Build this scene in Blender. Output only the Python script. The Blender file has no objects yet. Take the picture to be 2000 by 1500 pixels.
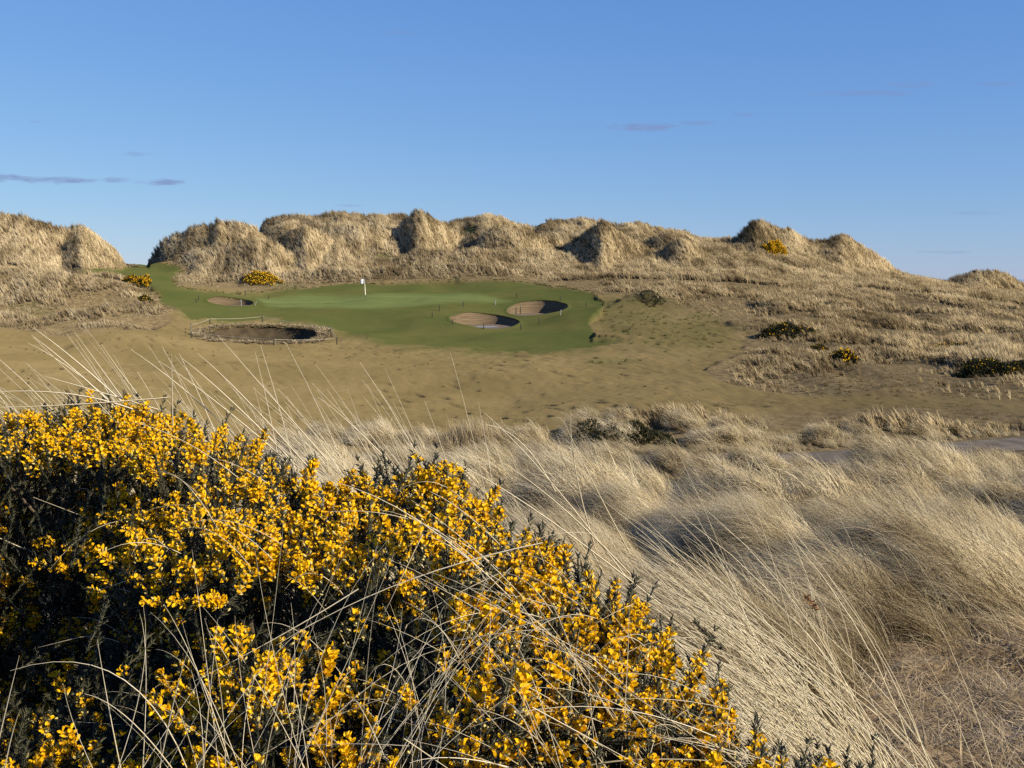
import bpy, math, random
import numpy as np
from mathutils import Vector, Matrix
R = math.radians
rng = np.random.default_rng(7)
random.seed(7)
scene = bpy.context.scene
COL = scene.collection

# ------------------------------------------------------------------ camera
F = 2000.0                      # focal length in photo pixels (photo 2000 x 1500)
HORIZON = 545.0
PITCH = math.atan((750 - HORIZON) / F)
cam_data = bpy.data.cameras.new('camera')
cam_data.sensor_width = 36.0
cam_data.lens = 36.0
cam_data.clip_start = 0.05
cam_data.clip_end = 60000.0
cam = bpy.data.objects.new('camera', cam_data)
COL.objects.link(cam)
cam.location = (0, 0, 0)
cam.rotation_euler = (R(90) - PITCH, 0, 0)
scene.camera = cam

# ------------------------------------------------------------------ light
SUN_EL, SUN_AZ = R(27.0), R(120.0)        # azimuth clockwise from +Y (view direction)
SKY_STRENGTH = 0.10
sun_dir = Vector((math.sin(SUN_AZ) * math.cos(SUN_EL), math.cos(SUN_AZ) * math.cos(SUN_EL), math.sin(SUN_EL)))
sd = bpy.data.lights.new('sun', 'SUN')
sd.energy = 5.0
sd.angle = R(0.5)
sd.color = (1.0, 0.87, 0.67)
sun = bpy.data.objects.new('sun', sd)
COL.objects.link(sun)
sun.rotation_euler = sun_dir.to_track_quat('Z', 'Y').to_euler()

scene.view_settings.view_transform = 'Standard'
scene.view_settings.look = 'None'
EXPOSURE = 0.8
scene.view_settings.exposure = EXPOSURE
scene.view_settings.gamma = 1.0
scene.cycles.use_denoising = False
scene.cycles.max_bounces = 6
scene.cycles.diffuse_bounces = 3
scene.cycles.transmission_bounces = 3
scene.cycles.transparent_max_bounces = 4
scene.cycles.caustics_reflective = False
scene.cycles.caustics_refractive = False

# clouds: centre (azimuth slope, elevation slope), half sizes, opacity -- thin streaks far off
def tan_py(py):
    return np.tan(np.arctan((750 - np.asarray(py, float)) / F) - PITCH)
def u_px(px, py):
    yc = (750 - np.asarray(py, float)) / F
    return (np.asarray(px, float) - 1000) / F / (math.cos(PITCH) + yc * math.sin(PITCH))

def node(nt, typ, **kw):
    n = nt.nodes.new(typ)
    for k, v in kw.items():
        if k == 'ins':
            for kk, vv in v.items():
                n.inputs[kk].default_value = vv
        else:
            setattr(n, k, v)
    return n

CLOUDS = [(110, 352, 95, 7, .80), (315, 356, 52, 7, .75), (228, 351, 28, 6, .5), (8, 347, 40, 9, .8),
          (1262, 249, 72, 9, .72), (1362, 240, 34, 5, .45), (1690, 182, 110, 7, .42), (1780, 166, 60, 8, .3),
          (1950, 165, 45, 7, .3), (272, 301, 34, 5, .35), (685, 401, 30, 3, .35), (1450, 224, 26, 4, .3),
          (780, 63, 34, 6, .25), (1900, 416, 55, 4, .25), (1850, 492, 70, 4, .25), (70, 238, 14, 4, .25)]
world = bpy.data.worlds.new('World')
scene.world = world
world.use_nodes = True
wt = world.node_tree
wt.nodes.clear()
sky = node(wt, 'ShaderNodeTexSky', sky_type='NISHITA', sun_disc=False, sun_elevation=SUN_EL,
           sun_rotation=SUN_AZ, altitude=0, air_density=1.0, dust_density=0.0, ozone_density=3.0)
bg = node(wt, 'ShaderNodeBackground')
wo = node(wt, 'ShaderNodeOutputWorld')
bg.inputs['Strength'].default_value = SKY_STRENGTH
tcw = node(wt, 'ShaderNodeTexCoord')
sep = node(wt, 'ShaderNodeSeparateXYZ')
wt.links.new(tcw.outputs['Generated'], sep.inputs[0])
def wmath(op, a, b=None):
    n = node(wt, 'ShaderNodeMath', operation=op)
    for i, v in enumerate((a, b)):
        if v is None: continue
        if isinstance(v, (int, float)): n.inputs[i].default_value = v
        else: wt.links.new(v, n.inputs[i])
    return n.outputs[0]
ymax = wmath('MAXIMUM', sep.outputs['Y'], 0.05)
wa = wmath('DIVIDE', sep.outputs['X'], ymax)
we = wmath('DIVIDE', sep.outputs['Z'], ymax)
comb = node(wt, 'ShaderNodeCombineXYZ')
wt.links.new(wmath('MULTIPLY', wa, 50.0), comb.inputs[0])
wt.links.new(wmath('MULTIPLY', we, 240.0), comb.inputs[1])
nz = node(wt, 'ShaderNodeTexNoise', ins={'Scale': 1.0, 'Detail': 5.0, 'Roughness': 0.6})
wt.links.new(comb.outputs[0], nz.inputs['Vector'])
nzc = wmath('SUBTRACT', nz.outputs['Fac'], 0.5)
total = None
for (px, py, hw, hh, op) in CLOUDS:
    a0, e0 = float(u_px(px, py)), float(tan_py(py))
    da = wmath('DIVIDE', wmath('SUBTRACT', wa, a0), hw / F)
    de = wmath('DIVIDE', wmath('SUBTRACT', we, e0), hh / F)
    d2 = wmath('ADD', wmath('MULTIPLY', da, da), wmath('MULTIPLY', de, de))
    v = wmath('SUBTRACT', 1.0, d2)
    v = wmath('ADD', v, wmath('MULTIPLY', nzc, 3.4))
    n = node(wt, 'ShaderNodeMath', operation='MULTIPLY', use_clamp=True)
    wt.links.new(v, n.inputs[0]); n.inputs[1].default_value = 0.9
    # fade outside twice the ellipse so the noise cannot leak
    g = wmath('SUBTRACT', 1.6, wmath('MULTIPLY', d2, 0.5))
    g2 = node(wt, 'ShaderNodeMath', operation='MINIMUM', use_clamp=True)
    wt.links.new(g, g2.inputs[0]); g2.inputs[1].default_value = 1.0
    v = wmath('MULTIPLY', wmath('MULTIPLY', n.outputs[0], g2.outputs[0]), op)
    total = v if total is None else wmath('MAXIMUM', total, v)
cm = node(wt, 'ShaderNodeMix', data_type='RGBA')
# grade of the clear sky, channel by channel: paler and flatter towards the horizon
srgb = node(wt, 'ShaderNodeSeparateColor'); crgb = node(wt, 'ShaderNodeCombineColor')
wt.links.new(sky.outputs['Color'], srgb.inputs[0])
for ch, (g_, m_) in enumerate(((0.783, 0.548), (0.644, 0.678), (0.351, 0.888))):
    v = wmath('POWER', wmath('MULTIPLY', srgb.outputs[ch], 0.1), g_)
    wt.links.new(wmath('MULTIPLY', v, m_*2**-EXPOSURE/SKY_STRENGTH), crgb.inputs[ch])
wt.links.new(total, cm.inputs['Factor'])
wt.links.new(crgb.outputs[0], cm.inputs[6])
cm.inputs[7].default_value = tuple(v*2**-EXPOSURE/SKY_STRENGTH for v in (.215, .285, .52))+(1,)
wt.links.new(cm.outputs[2], bg.inputs['Color'])
wt.links.new(bg.outputs[0], wo.inputs['Surface'])

# ------------------------------------------------------------------ helpers
def P(px, py, Y):
    """the point on the sight line of photo pixel (px, py) at depth Y"""
    return np.array([float(u_px(px, py)) * Y, Y, float(tan_py(py)) * Y])
def project(x, Y, z):
    fz = Y * math.cos(PITCH) - z * math.sin(PITCH)
    up = Y * math.sin(PITCH) + z * math.cos(PITCH)
    return 1000 + F * x / fz, 750 - F * up / fz

def tag(o, label=None, cat=None, group=None, kind=None):
    if label: o['label'] = label
    if cat: o['category'] = cat
    if group: o['group'] = group
    if kind: o['kind'] = kind
    return o
def mesh_np(name, V, faces_tri=None, faces_quad=None, attrs=None, smooth=True):
    me = bpy.data.meshes.new(name)
    V = np.asarray(V, np.float32)
    nt_ = 0 if faces_tri is None else len(faces_tri)
    nq = 0 if faces_quad is None else len(faces_quad)
    loops = []
    if nq: loops.append(np.asarray(faces_quad, np.int32).ravel())
    if nt_: loops.append(np.asarray(faces_tri, np.int32).ravel())
    loops = np.concatenate(loops)
    me.vertices.add(len(V)); me.vertices.foreach_set('co', V.ravel())
    me.loops.add(len(loops)); me.loops.foreach_set('vertex_index', loops)
    me.polygons.add(nq + nt_)
    starts = np.concatenate([np.arange(nq) * 4, nq * 4 + np.arange(nt_) * 3]).astype(np.int32)
    me.polygons.foreach_set('loop_start', starts)
    me.update(calc_edges=True)
    if smooth:
        me.polygons.foreach_set('use_smooth', np.ones(nq + nt_, bool))
    for k, v in (attrs or {}).items():
        v = np.asarray(v, np.float32)
        if v.ndim == 1:
            a = me.attributes.new(k, 'FLOAT', 'POINT'); a.data.foreach_set('value', v)
        else:
            a = me.attributes.new(k, 'FLOAT_VECTOR', 'POINT'); a.data.foreach_set('vector', v.ravel())
    return me
def obj(name, me, mat=None, parent=None, link=True):
    o = bpy.data.objects.new(name, me)
    if mat is not None: me.materials.append(mat)
    if link: COL.objects.link(o)
    if parent is not None: o.parent = parent
    return o
def empty(name, loc):
    o = bpy.data.objects.new(name, None)
    o.empty_display_size = 0.2
    COL.objects.link(o); o.location = loc
    return o

class MB:
    """collects geometry as numpy pieces"""
    def __init__(s): s.V=[]; s.T=[]; s.Q=[]; s.A=[]; s.n=0
    def add(s, V, T=None, Q=None, a=0.0):
        V = np.asarray(V, float)
        s.V.append(V)
        if T is not None and len(T): s.T.append(np.asarray(T) + s.n)
        if Q is not None and len(Q): s.Q.append(np.asarray(Q) + s.n)
        s.A.append(np.full(len(V), a) if np.isscalar(a) else np.asarray(a, float))
        s.n += len(V)
    def mesh(s, name, smooth=True, off=(0,0,0)):
        V = np.concatenate(s.V) - np.asarray(off)
        return mesh_np(name, V, np.concatenate(s.T) if s.T else None, np.concatenate(s.Q) if s.Q else None,
                       {'shade': np.concatenate(s.A)}, smooth)

def tube(mb, pts, rad, n=6, a=0.0, cap=True):
    pts = np.asarray(pts, float); m = len(pts)
    rad = np.broadcast_to(np.asarray(rad, float), (m,))
    tang = np.gradient(pts, axis=0); tang /= np.linalg.norm(tang, axis=1)[:, None] + 1e-9
    ref = np.array([0.0, 1.0, 0.0]) if abs(tang[0][1]) < 0.9 else np.array([1.0, 0, 0])
    s1 = np.cross(tang, ref); s1 /= np.linalg.norm(s1, axis=1)[:, None] + 1e-9
    s2 = np.cross(tang, s1)
    ang = np.arange(n) * 2 * math.pi / n
    ring = pts[:, None, :] + rad[:, None, None] * (np.cos(ang)[None, :, None] * s1[:, None, :] + np.sin(ang)[None, :, None] * s2[:, None, :])
    V = ring.reshape(-1, 3)
    i = np.arange(m - 1)[:, None]; j = np.arange(n)[None, :]
    Q = np.stack([i*n + j, i*n + (j+1) % n, (i+1)*n + (j+1) % n, (i+1)*n + j], -1).reshape(-1, 4)
    T = []
    if cap:
        V = np.concatenate([V, pts[:1], pts[-1:]])
        for k in range(n):
            T.append((m*n, k, (k+1) % n)); T.append((m*n+1, (m-1)*n + (k+1) % n, (m-1)*n + k))
    mb.add(V, T, Q, a)

# value noise
_perm = np.random.default_rng(3).random(1 << 16).astype(np.float32)
def _h(ix, iy, seed):
    h = (ix * 374761393 + iy * 668265263 + seed * 974711) & 0xffffffff
    h = ((h ^ (h >> 13)) * 1274126177) & 0xffffffff
    return _perm[(h ^ (h >> 16)) & 0xffff]
def vnoise(x, y, seed=0):
    x = np.asarray(x, float); y = np.asarray(y, float)
    ix = np.floor(x).astype(np.int64); iy = np.floor(y).astype(np.int64)
    fx = x - ix; fy = y - iy
    fx = fx*fx*fx*(fx*(fx*6-15)+10); fy = fy*fy*fy*(fy*(fy*6-15)+10)
    a = _h(ix, iy, seed); b = _h(ix+1, iy, seed); c = _h(ix, iy+1, seed); d = _h(ix+1, iy+1, seed)
    return (a*(1-fx)+b*fx)*(1-fy) + (c*(1-fx)+d*fx)*fy - 0.5
def fbm(x, y, seed=0, octv=3, gain=0.5):
    s = 0; a = 1.0
    for k in range(octv):
        s = s + a * vnoise(x * 2**k + 17.3*k, y * 2**k - 9.1*k, seed + k); a *= gain
    return s

def in_poly(px, py, poly):
    px = np.asarray(px, float); py = np.asarray(py, float)
    ins = np.zeros(px.shape, bool)
    n = len(poly)
    for i in range(n):
        x1, y1 = poly[i]; x2, y2 = poly[(i+1) % n]
        c = ((y1 > py) != (y2 > py)) & (px < (x2-x1)*(py-y1)/((y2-y1) if y2 != y1 else 1e-9) + x1)
        ins ^= c
    return ins
def poly_dist(px, py, poly):
    """distance to the outline, positive inside"""
    px = np.asarray(px, float); py = np.asarray(py, float)
    d = np.full(px.shape, 1e9)
    n = len(poly)
    for i in range(n):
        ax, ay = poly[i]; bx, by = poly[(i+1) % n]
        vx, vy = bx-ax, by-ay
        t = np.clip(((px-ax)*vx + (py-ay)*vy) / (vx*vx+vy*vy+1e-9), 0, 1)
        d = np.minimum(d, np.hypot(px-ax-t*vx, py-ay-t*vy))
    return np.where(in_poly(px, py, poly), d, -d)
def sstep(a, b, x):
    t = np.clip((np.asarray(x, float)-a)/(b-a), 0, 1)
    return t*t*(3-2*t)

def pchip(x, y, xq):
    x = np.asarray(x, float); y = np.asarray(y, float); h = np.diff(x); d = np.diff(y)/h
    m = np.zeros(len(x)); m[0] = d[0]; m[-1] = d[-1]
    for i in range(1, len(x)-1):
        if d[i-1]*d[i] > 0:
            w1 = 2*h[i]+h[i-1]; w2 = h[i]+2*h[i-1]
            m[i] = (w1+w2)/(w1/d[i-1]+w2/d[i])
    xq = np.clip(xq, x[0], x[-1])
    k = np.clip(np.searchsorted(x, xq)-1, 0, len(h)-1)
    t = (xq-x[k])/h[k]
    return ((1+2*t)*(1-t)**2*y[k] + t*(1-t)**2*h[k]*m[k] + t*t*(3-2*t)*y[k+1] + t*t*(t-1)*h[k]*m[k+1])

# ------------------------------------------------------------------ terrain
NEAR_R = [(0.2,-1.55),(1.5,-1.65),(3,-1.85),(4.5,-2.2),(6,-2.6),(10,-3.5),(15,-4.55),(24,-6.1),(34,-7.35)]
NEAR_L = [(0.2,-1.5),(1.5,-1.45),(3,-1.35),(4.2,-1.5),(6,-2.3),(10,-3.6),(15,-4.7),(24,-6.2),(34,-7.3)]
NEAR_M = [(0.2,-1.5),(1.5,-1.5),(3,-1.5),(4.2,-1.75),(6,-2.4),(10,-3.5),(15,-4.6),(24,-6.1),(34,-7.3)]
COLS = {
 0:   (NEAR_L, [(None,42,-7.7),(795,50),(700,75),(655,95),(600,115),(560,130),(528,150),(518,185),(516,210)]),
 250: (NEAR_L, [(None,42,-7.8),(780,54),(702,76),(655,95),(600,117),(565,130),(535,150),(521,180),(518,196)]),
 500: (NEAR_L, [(None,42,-7.9),(835,53),(770,65),(712,73),(690,85),(671,95),(640,106),(602,122),(577,135),(552,148),(525,168)]),
 750: (NEAR_M, [(None,42,-8.0),(835,54),(770,65),(717,72),(699,82),(682,91),(642,106),(600,122),(577,134),(556,146),(530,162),(500,190)]),
 1000:(NEAR_M, [(880,44),(835,54),(775,64),(724,71),(702,80),(686,89),(660,96),(622,113),(592,126),(556,144),(520,165),(488,188)]),
 1250:(NEAR_R, [(885,43),(820,50),(765,62),(702,78),(652,95),(600,116),(560,136),(528,158),(488,184)]),
 1500:(NEAR_R, [(888,43),(840,50),(785,60),(742,70),(692,85),(642,104),(590,128),(540,156),(490,186)]),
 1750:(NEAR_R, [(880,44),(835,50),(800,55),(742,70),(692,86),(650,102),(600,127),(562,152),(546,178)]),
 2000:(NEAR_R, [(868,46),(840,50),(800,56),(742,70),(692,88),(640,110),(600,132),(582,154),(574,175)]),
}
U = np.concatenate([np.linspace(-1.35, -0.57, 50)[:-1], np.linspace(-0.57, 0.57, 1040), np.linspace(0.57, 1.35, 50)[1:]])
YR = np.concatenate([np.geomspace(0.25, 4, 50)[:-1], np.geomspace(4, 48, 330)[:-1], np.geomspace(48, 100, 360)[:-1],
                     np.geomspace(100, 150, 260)[:-1], np.linspace(150, 212, 430)[:-1], np.linspace(212, 245, 60)[:-1],
                     np.geomspace(245, 620, 40)])
for n_ in (NEAR_R, NEAR_L, NEAR_M):
    n_[:] = [(a, z_+.0175*a) for a, z_ in n_]
def build_base():
    ks = sorted(COLS); uc = []; tab = []
    for k in ks:
        near, far = COLS[k]
        pts = list(near)
        for f in far:
            pts.append((f[1], f[2]+.0175*f[1]) if len(f) == 3 else (f[1], float(tan_py(f[0]))*f[1]))
        Ye, ze = pts[-1]
        pts += [(Ye+30, ze), (330, -9.0), (460, -16.0), (700, -18.0)]
        x = np.log([p[0] for p in pts]); y = [p[1] for p in pts]
        tab.append(pchip(x, y, np.log(YR))); uc.append((k-1000)/F)
    tab = np.array(tab); uc = np.array(uc)
    # smooth (catmull-rom) across u
    uq = np.clip(U, uc[0], uc[-1])
    k = np.clip(np.searchsorted(uc, uq)-1, 0, len(uc)-2)
    t = ((uq-uc[k])/(uc[k+1]-uc[k]))[None, :]
    p0 = tab[np.maximum(k-1, 0)].T; p1 = tab[k].T; p2 = tab[k+1].T; p3 = tab[np.minimum(k+2, len(uc)-1)].T
    return 0.5*((2*p1)+(-p0+p2)*t+(2*p0-5*p1+4*p2-p3)*t*t+(-p0+3*p1-3*p2+p3)*t**3)
BASE = build_base()                      # [rows, cols]

# crests: (depth, points along the crest, grass height, front slope, back slope, min width)
CRESTS = [
 # left dune
 (162, [(-400,440),(-150,432),(0,418),(50,425),(100,438),(135,450),(160,446),(200,463),(228,486),(246,512),(258,532)], .5, 1.5, 2.0, 4),
 (153, [(60,500),(90,488),(115,478),(140,462),(160,455),(185,478),(215,510)], .5, 1.4, 2.0, 4),
 (150, [(-300,505),(-100,490),(0,482),(60,486),(100,494),(140,505)], .5, 2.0, 2.0, 4),
 # second dune with its tuft
 (178, [(282,512),(300,492),(322,470),(350,459),(385,448),(412,441),(428,427),(445,434),(470,437),(500,444),(515,458),(535,482)], .5, 1.5, 2.0, 4),
 (163, [(285,516),(320,506),(360,493),(400,482),(450,475),(500,470),(530,472),(565,492),(600,510)], .5, 1.7, 2.0, 4),
 # long back ridge
 (204, [(500,465),(508,445),(518,433),(540,423),(560,417),(590,420),(618,422),(640,417),(660,413),(690,417),(720,422),(740,419),(790,423),(840,428),(880,434),(905,432),(925,425),(950,418),(980,420),(1005,431),(1020,437),(1045,440),(1062,432),(1100,430),(1140,428),(1170,436),(1200,441),(1230,436),(1260,438),(1300,449),(1340,453),(1372,462),(1430,466),(1480,470)], .5, 2.4, 2.0, 4),
 (186, [(640,455),(670,442),(700,440),(740,446),(790,452),(830,460),(900,475)], .5, 1.6, 2.0, 4),
 (176, [(520,482),(550,464),(575,449),(598,439),(615,447),(640,462),(680,480),(720,493),(770,508)], .5, 1.4, 1.8, 4),
 (187, [(770,452),(798,427),(814,411),(826,410),(850,424),(878,441),(898,456),(915,470)], .5, 1.3, 1.8, 3),
 (180, [(925,478),(945,455),(972,446),(1000,445),(1040,454),(1080,467),(1120,484)], .5, 1.4, 1.8, 4),
 (177, [(1090,488),(1125,467),(1158,443),(1176,431),(1190,437),(1212,453),(1240,470),(1268,492)], .5, 1.35, 1.8, 4),
 (184, [(1255,476),(1288,457),(1310,450),(1335,457),(1372,480)], .5, 1.3, 1.8, 3),
 (173, [(1290,496),(1318,468),(1340,465),(1362,478),(1392,506)], .5, 1.3, 1.8, 3),
 (170, [(620,515),(680,500),(760,497),(850,490),(950,488),(1050,490),(1150,497),(1250,505),(1350,512),(1420,520)], .4, 2.2, 2.5, 5),
 # right dunes
 (192, [(1400,476),(1438,465),(1460,446),(1478,432),(1495,434),(1520,447),(1540,449),(1570,461),(1600,468),(1625,464),(1645,459),(1665,467),(1700,487),(1730,507),(1760,526),(1790,540),(1830,547),(1850,553),(1900,568)], .5, 1.5, 2.0, 4),
 (182, [(1420,492),(1450,478),(1480,472),(1520,478),(1560,496),(1620,520)], .4, 1.5, 2.0, 4),
 (168, [(1835,562),(1858,548),(1884,533),(1910,526),(1935,526),(1965,534),(1992,548),(2050,572),(2200,592),(2500,600)], .5, 1.6, 2.0, 4),
 (150, [(1690,576),(1740,574),(1790,577),(1830,584),(1875,595),(1920,612),(1980,634),(2060,655)], .5, 1.4, 5.0, 4),
 (132, [(1400,590),(1470,578),(1540,584),(1600,596),(1680,616),(1760,640),(1850,668)], .4, 1.8, 5.0, 4),
 (108, [(1440,640),(1500,626),(1560,634),(1640,655),(1720,678),(1800,702)], .3, 2.0, 6.0, 4),
 (120, [(1180,590),(1230,574),(1270,570),(1310,580),(1360,600)], .2, 2.5, 4.0, 4),
 (93,  [(1280,690),(1330,682),(1400,690),(1480,712),(1560,740)], .2, 2.5, 5.0, 4),
 # left rough bank
 (127, [(-400,548),(-100,541),(0,537),(100,539),(190,541),(232,550),(275,566),(305,583),(328,604)], .3, 4.0, 4.0, 8),
 # bank behind the green
 (150, [(330,560),(360,540),(420,536),(500,538),(600,534),(700,528),(800,522),(900,520),(1000,524),(1100,540),(1180,560)], .3, 2.2, 4.0, 5),
 # fairway mounds
 (82,  [(90,700),(140,676),(190,661),(240,655),(300,657),(360,668),(430,684),(500,702)], .05, 5.5, 5.0, 8),
 (68,  [(-300,715),(-60,710),(10,711),(70,718),(130,738),(190,765)], .05, 5.0, 4.0, 6),
 (73,  [(500,740),(580,726),(660,717),(750,711),(860,713),(960,717),(1060,724),(1160,737),(1280,756)], .05, 6.0, 5.0, 8),
 (62,  [(1150,790),(1230,772),(1300,764),(1380,770),(1460,790)], .05, 6.0, 5.0, 6),
 # hummocks beside the path
 (50,  [(1050,870),(1100,850),(1180,842),(1250,836),(1330,842),(1400,848),(1450,858)], .4, 2.5, 2.5, 2),
 (49,  [(1440,866),(1500,850),(1580,842),(1680,836),(1760,838),(1840,850),(1900,860)], .4, 2.5, 2.5, 2),
]
def u_interp_col(arr_rowYs):            # helper for base at (u, Y(u))
    pass
def bilin(A, u, Y):
    u = np.clip(u, U[0], U[-1]-1e-9); Y = np.clip(Y, YR[0], YR[-1]-1e-9)
    i = np.clip(np.searchsorted(YR, Y, 'right')-1, 0, len(YR)-2); j = np.clip(np.searchsorted(U, u, 'right')-1, 0, len(U)-2)
    t = (Y-YR[i])/(YR[i+1]-YR[i]); s = (u-U[j])/(U[j+1]-U[j])
    return A[i,j]*(1-t)*(1-s)+A[i,j+1]*(1-t)*s+A[i+1,j]*t*(1-s)+A[i+1,j+1]*t*s

BUMP = np.zeros_like(BASE)
for (Y0, pts, gh, sf, sb, wmin) in CRESTS:
    us, zs, ys = [], [], []
    for (px, py) in pts:
        Yc = Y0 - (0.75*(530-py)*Y0/F if Y0 > 140 else 0.0)
        p = P(px, py, Yc); us.append(p[0]/Yc); zs.append(p[2]-gh); ys.append(Yc)
    us = np.array(us); o = np.argsort(us); us = us[o]; zs = np.array(zs)[o]; ys = np.array(ys)[o]
    j = np.where((U >= us[0]) & (U <= us[-1]))[0]
    uu = U[j]
    zc = .35*pchip(us, zs, uu)+.65*np.interp(uu, us, zs)
    Yc = pchip(us, ys, uu)
    if Y0 > 140:
        Yc = Yc + 2.2*fbm(uu*Y0/9.0, uu*0+Y0, 11, 2)
    b = np.maximum(0, zc - bilin(BASE, uu, Yc))
    # let the ends run out
    edge = sstep(0, .02 if pts[0] == (60, 500) else .005, np.minimum(uu-us[0], us[-1]-uu))
    b = b*edge
    wk = 2.25 if Y0 > 140 else 1.0
    wf = np.maximum(wmin, wk*sf*b)[None, :]; wb = np.maximum(wmin, sb*b)[None, :]
    r0 = np.searchsorted(YR, (Yc-wf[0]).min()); r1 = np.searchsorted(YR, (Yc+wb[0]).max())
    yy = YR[r0:r1, None]
    t = np.where(yy < Yc[None, :], (Yc[None, :]-yy)/wf, (yy-Yc[None, :])/wb)
    t = np.clip(t, 0, 1)
    if Y0 > 140:
        prof = .8*(1-t)**1.65+.2*(1-t**1.35)**1.5
    else:
        prof = (1-t*t)**2
    BUMP[r0:r1, j] = np.maximum(BUMP[r0:r1, j], b[None, :]*prof)
Z0 = BASE + BUMP
XX = U[None, :]*YR[:, None]; YY = np.broadcast_to(YR[:, None], XX.shape)

# path centre line and the flat bed under it
PATH_PX = [(500,903),(700,900),(850,899),(980,900),(1150,904),(1320,903),(1475,899),(1600,897),(1700,891),(1800,884),(1900,875),(2000,867),(2150,852),(2350,830)]
def raycast(px, py, Zg=None, y0=3.0):
    Zg = Z0 if Zg is None else Zg
    u = float(u_px(px, py)); t = float(tan_py(py))
    z = bilin(Zg, np.full(len(YR), u), YR)
    k = np.where((z >= t*YR) & (YR > y0))[0]
    if len(k) == 0: Y = 60.0
    else:
        k = k[0]
        if k == 0: Y = YR[0]
        else:
            a = z[k-1]-t*YR[k-1]; b = z[k]-t*YR[k]
            Y = YR[k-1]+(YR[k]-YR[k-1])*(-a)/(b-a+1e-12)
    return np.array([u*Y, Y, t*Y])
path_c = np.array([raycast(px, py, BASE, 20) for px, py in PATH_PX])
path_c = path_c[np.argsort(path_c[:, 0])]
def smooth_line(p, n):
    s = np.concatenate([[0], np.cumsum(np.linalg.norm(np.diff(p, axis=0), axis=1))])
    q = np.linspace(0, s[-1], n)
    out = np.stack([np.interp(q, s, p[:, k]) for k in range(p.shape[1])], 1)
    for _ in range(25):
        out[1:-1] = 0.25*out[:-2]+0.5*out[1:-1]+0.25*out[2:]
    return out
path_c = smooth_line(path_c, 160)
def path_dist(x, Y):
    x = np.asarray(x, float); Y = np.asarray(Y, float)
    yc = np.interp(x, path_c[:, 0], path_c[:, 1], left=1e4, right=1e4)
    sl = np.interp(x, path_c[:, 0], np.gradient(path_c[:, 1], path_c[:, 0]))
    return np.abs(Y-yc)/np.sqrt(1+sl*sl), np.interp(x, path_c[:, 0], path_c[:, 2])
pd, pz = path_dist(XX, YY)
wgt = 1-sstep(1.6, 3.4, pd)
Z0 = Z0*(1-wgt) + (pz-0.0)*wgt

PX, PY = project(XX, YY, Z0)
GREEN = [(150,530),(225,529),(262,521),(285,515),(340,518),(358,530),(335,545),(345,562),(400,572),(480,574),(520,569),(640,559),(740,556),(830,553),(880,548),(1000,549),(1060,556),(1120,566),(1155,572),(1178,590),(1174,612),(1152,632),(1162,655),(1225,668),(1150,681),(1000,691),(850,687),(760,674),(690,661),(655,650),(600,634),(520,626),(430,628),(385,627),(350,606),(310,592),(318,578),(292,562),(240,542)]
PUTT = [(500,580),(600,574),(760,578),(880,577),(965,582),(1000,588),(920,595),(820,601),(700,602),(600,596),(520,589)]
FAIR = [(-500,645),(0,645),(130,652),(300,640),(345,606),(310,592),(318,578),(262,540),(225,529),(262,515),(350,515),(362,532),(340,546),(350,562),(480,572),(640,557),(830,551),(880,546),(1000,547),(1120,564),(1180,572),(1260,586),(1340,600),(1420,626),(1465,660),(1440,692),(1390,722),(1430,750),(1560,772),(1800,765),(2000,770),(2500,770),(2500,815),(2000,812),(1850,802),(1700,800),(1560,806),(1400,812),(1290,796),(1180,822),(1060,862),(960,872),(860,890),(500,900),(-500,900)]
yok = (YY > 46) & (YY < 215)
near_dune = (BUMP > 1.2) & (YY > 140)
gd = poly_dist(PX, PY, GREEN)
gw = np.where((PY > 655) | ((PX < 700) & (PY > 615)), 12.0, 3.5)
green_a = np.where(yok & (YY > 80), sstep(-gw, gw, gd + gw*(fbm(XX/3, YY/3, 5, 3)+.6*fbm(XX/.8, YY/1.2, 6, 2))), 0)
fd = poly_dist(PX, PY, FAIR)
fair_a = np.where(yok, sstep(-6, 10, fd + 16*fbm(XX/5, YY/6, 8, 3)), 0)
fdist = np.where(yok, np.maximum(fd, gd), -200.0)
putt_a = np.where(yok & (YY > 95), sstep(-4, 4, poly_dist(PX, PY, PUTT)), 0)
extra = np.zeros_like(XX)
for (cx, cy, rx, ry, st) in [(200,530,60,5,.6),(745,503,42,10,.75),(690,520,40,7,.5),(920,455,20,14,.9),(1055,442,24,9,.9),(1240,615,110,55,.40),(1330,645,140,60,.38),(1300,600,80,28,.3),
                             (280,575,30,12,.4),(60,600,60,20,.3),(340,548,16,10,.7),(560,560,50,6,.6),(930,551,120,4,.5),(1715,658,34,5,.8),(1200,700,60,12,.35)]:
    d = 1-np.hypot((PX-cx)/rx, (PY-cy)/ry) + 0.5*fbm(XX/2, YY/2, 9, 2)
    extra = np.maximum(extra, st*sstep(0, .5, d)*(YY > 60))

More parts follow.
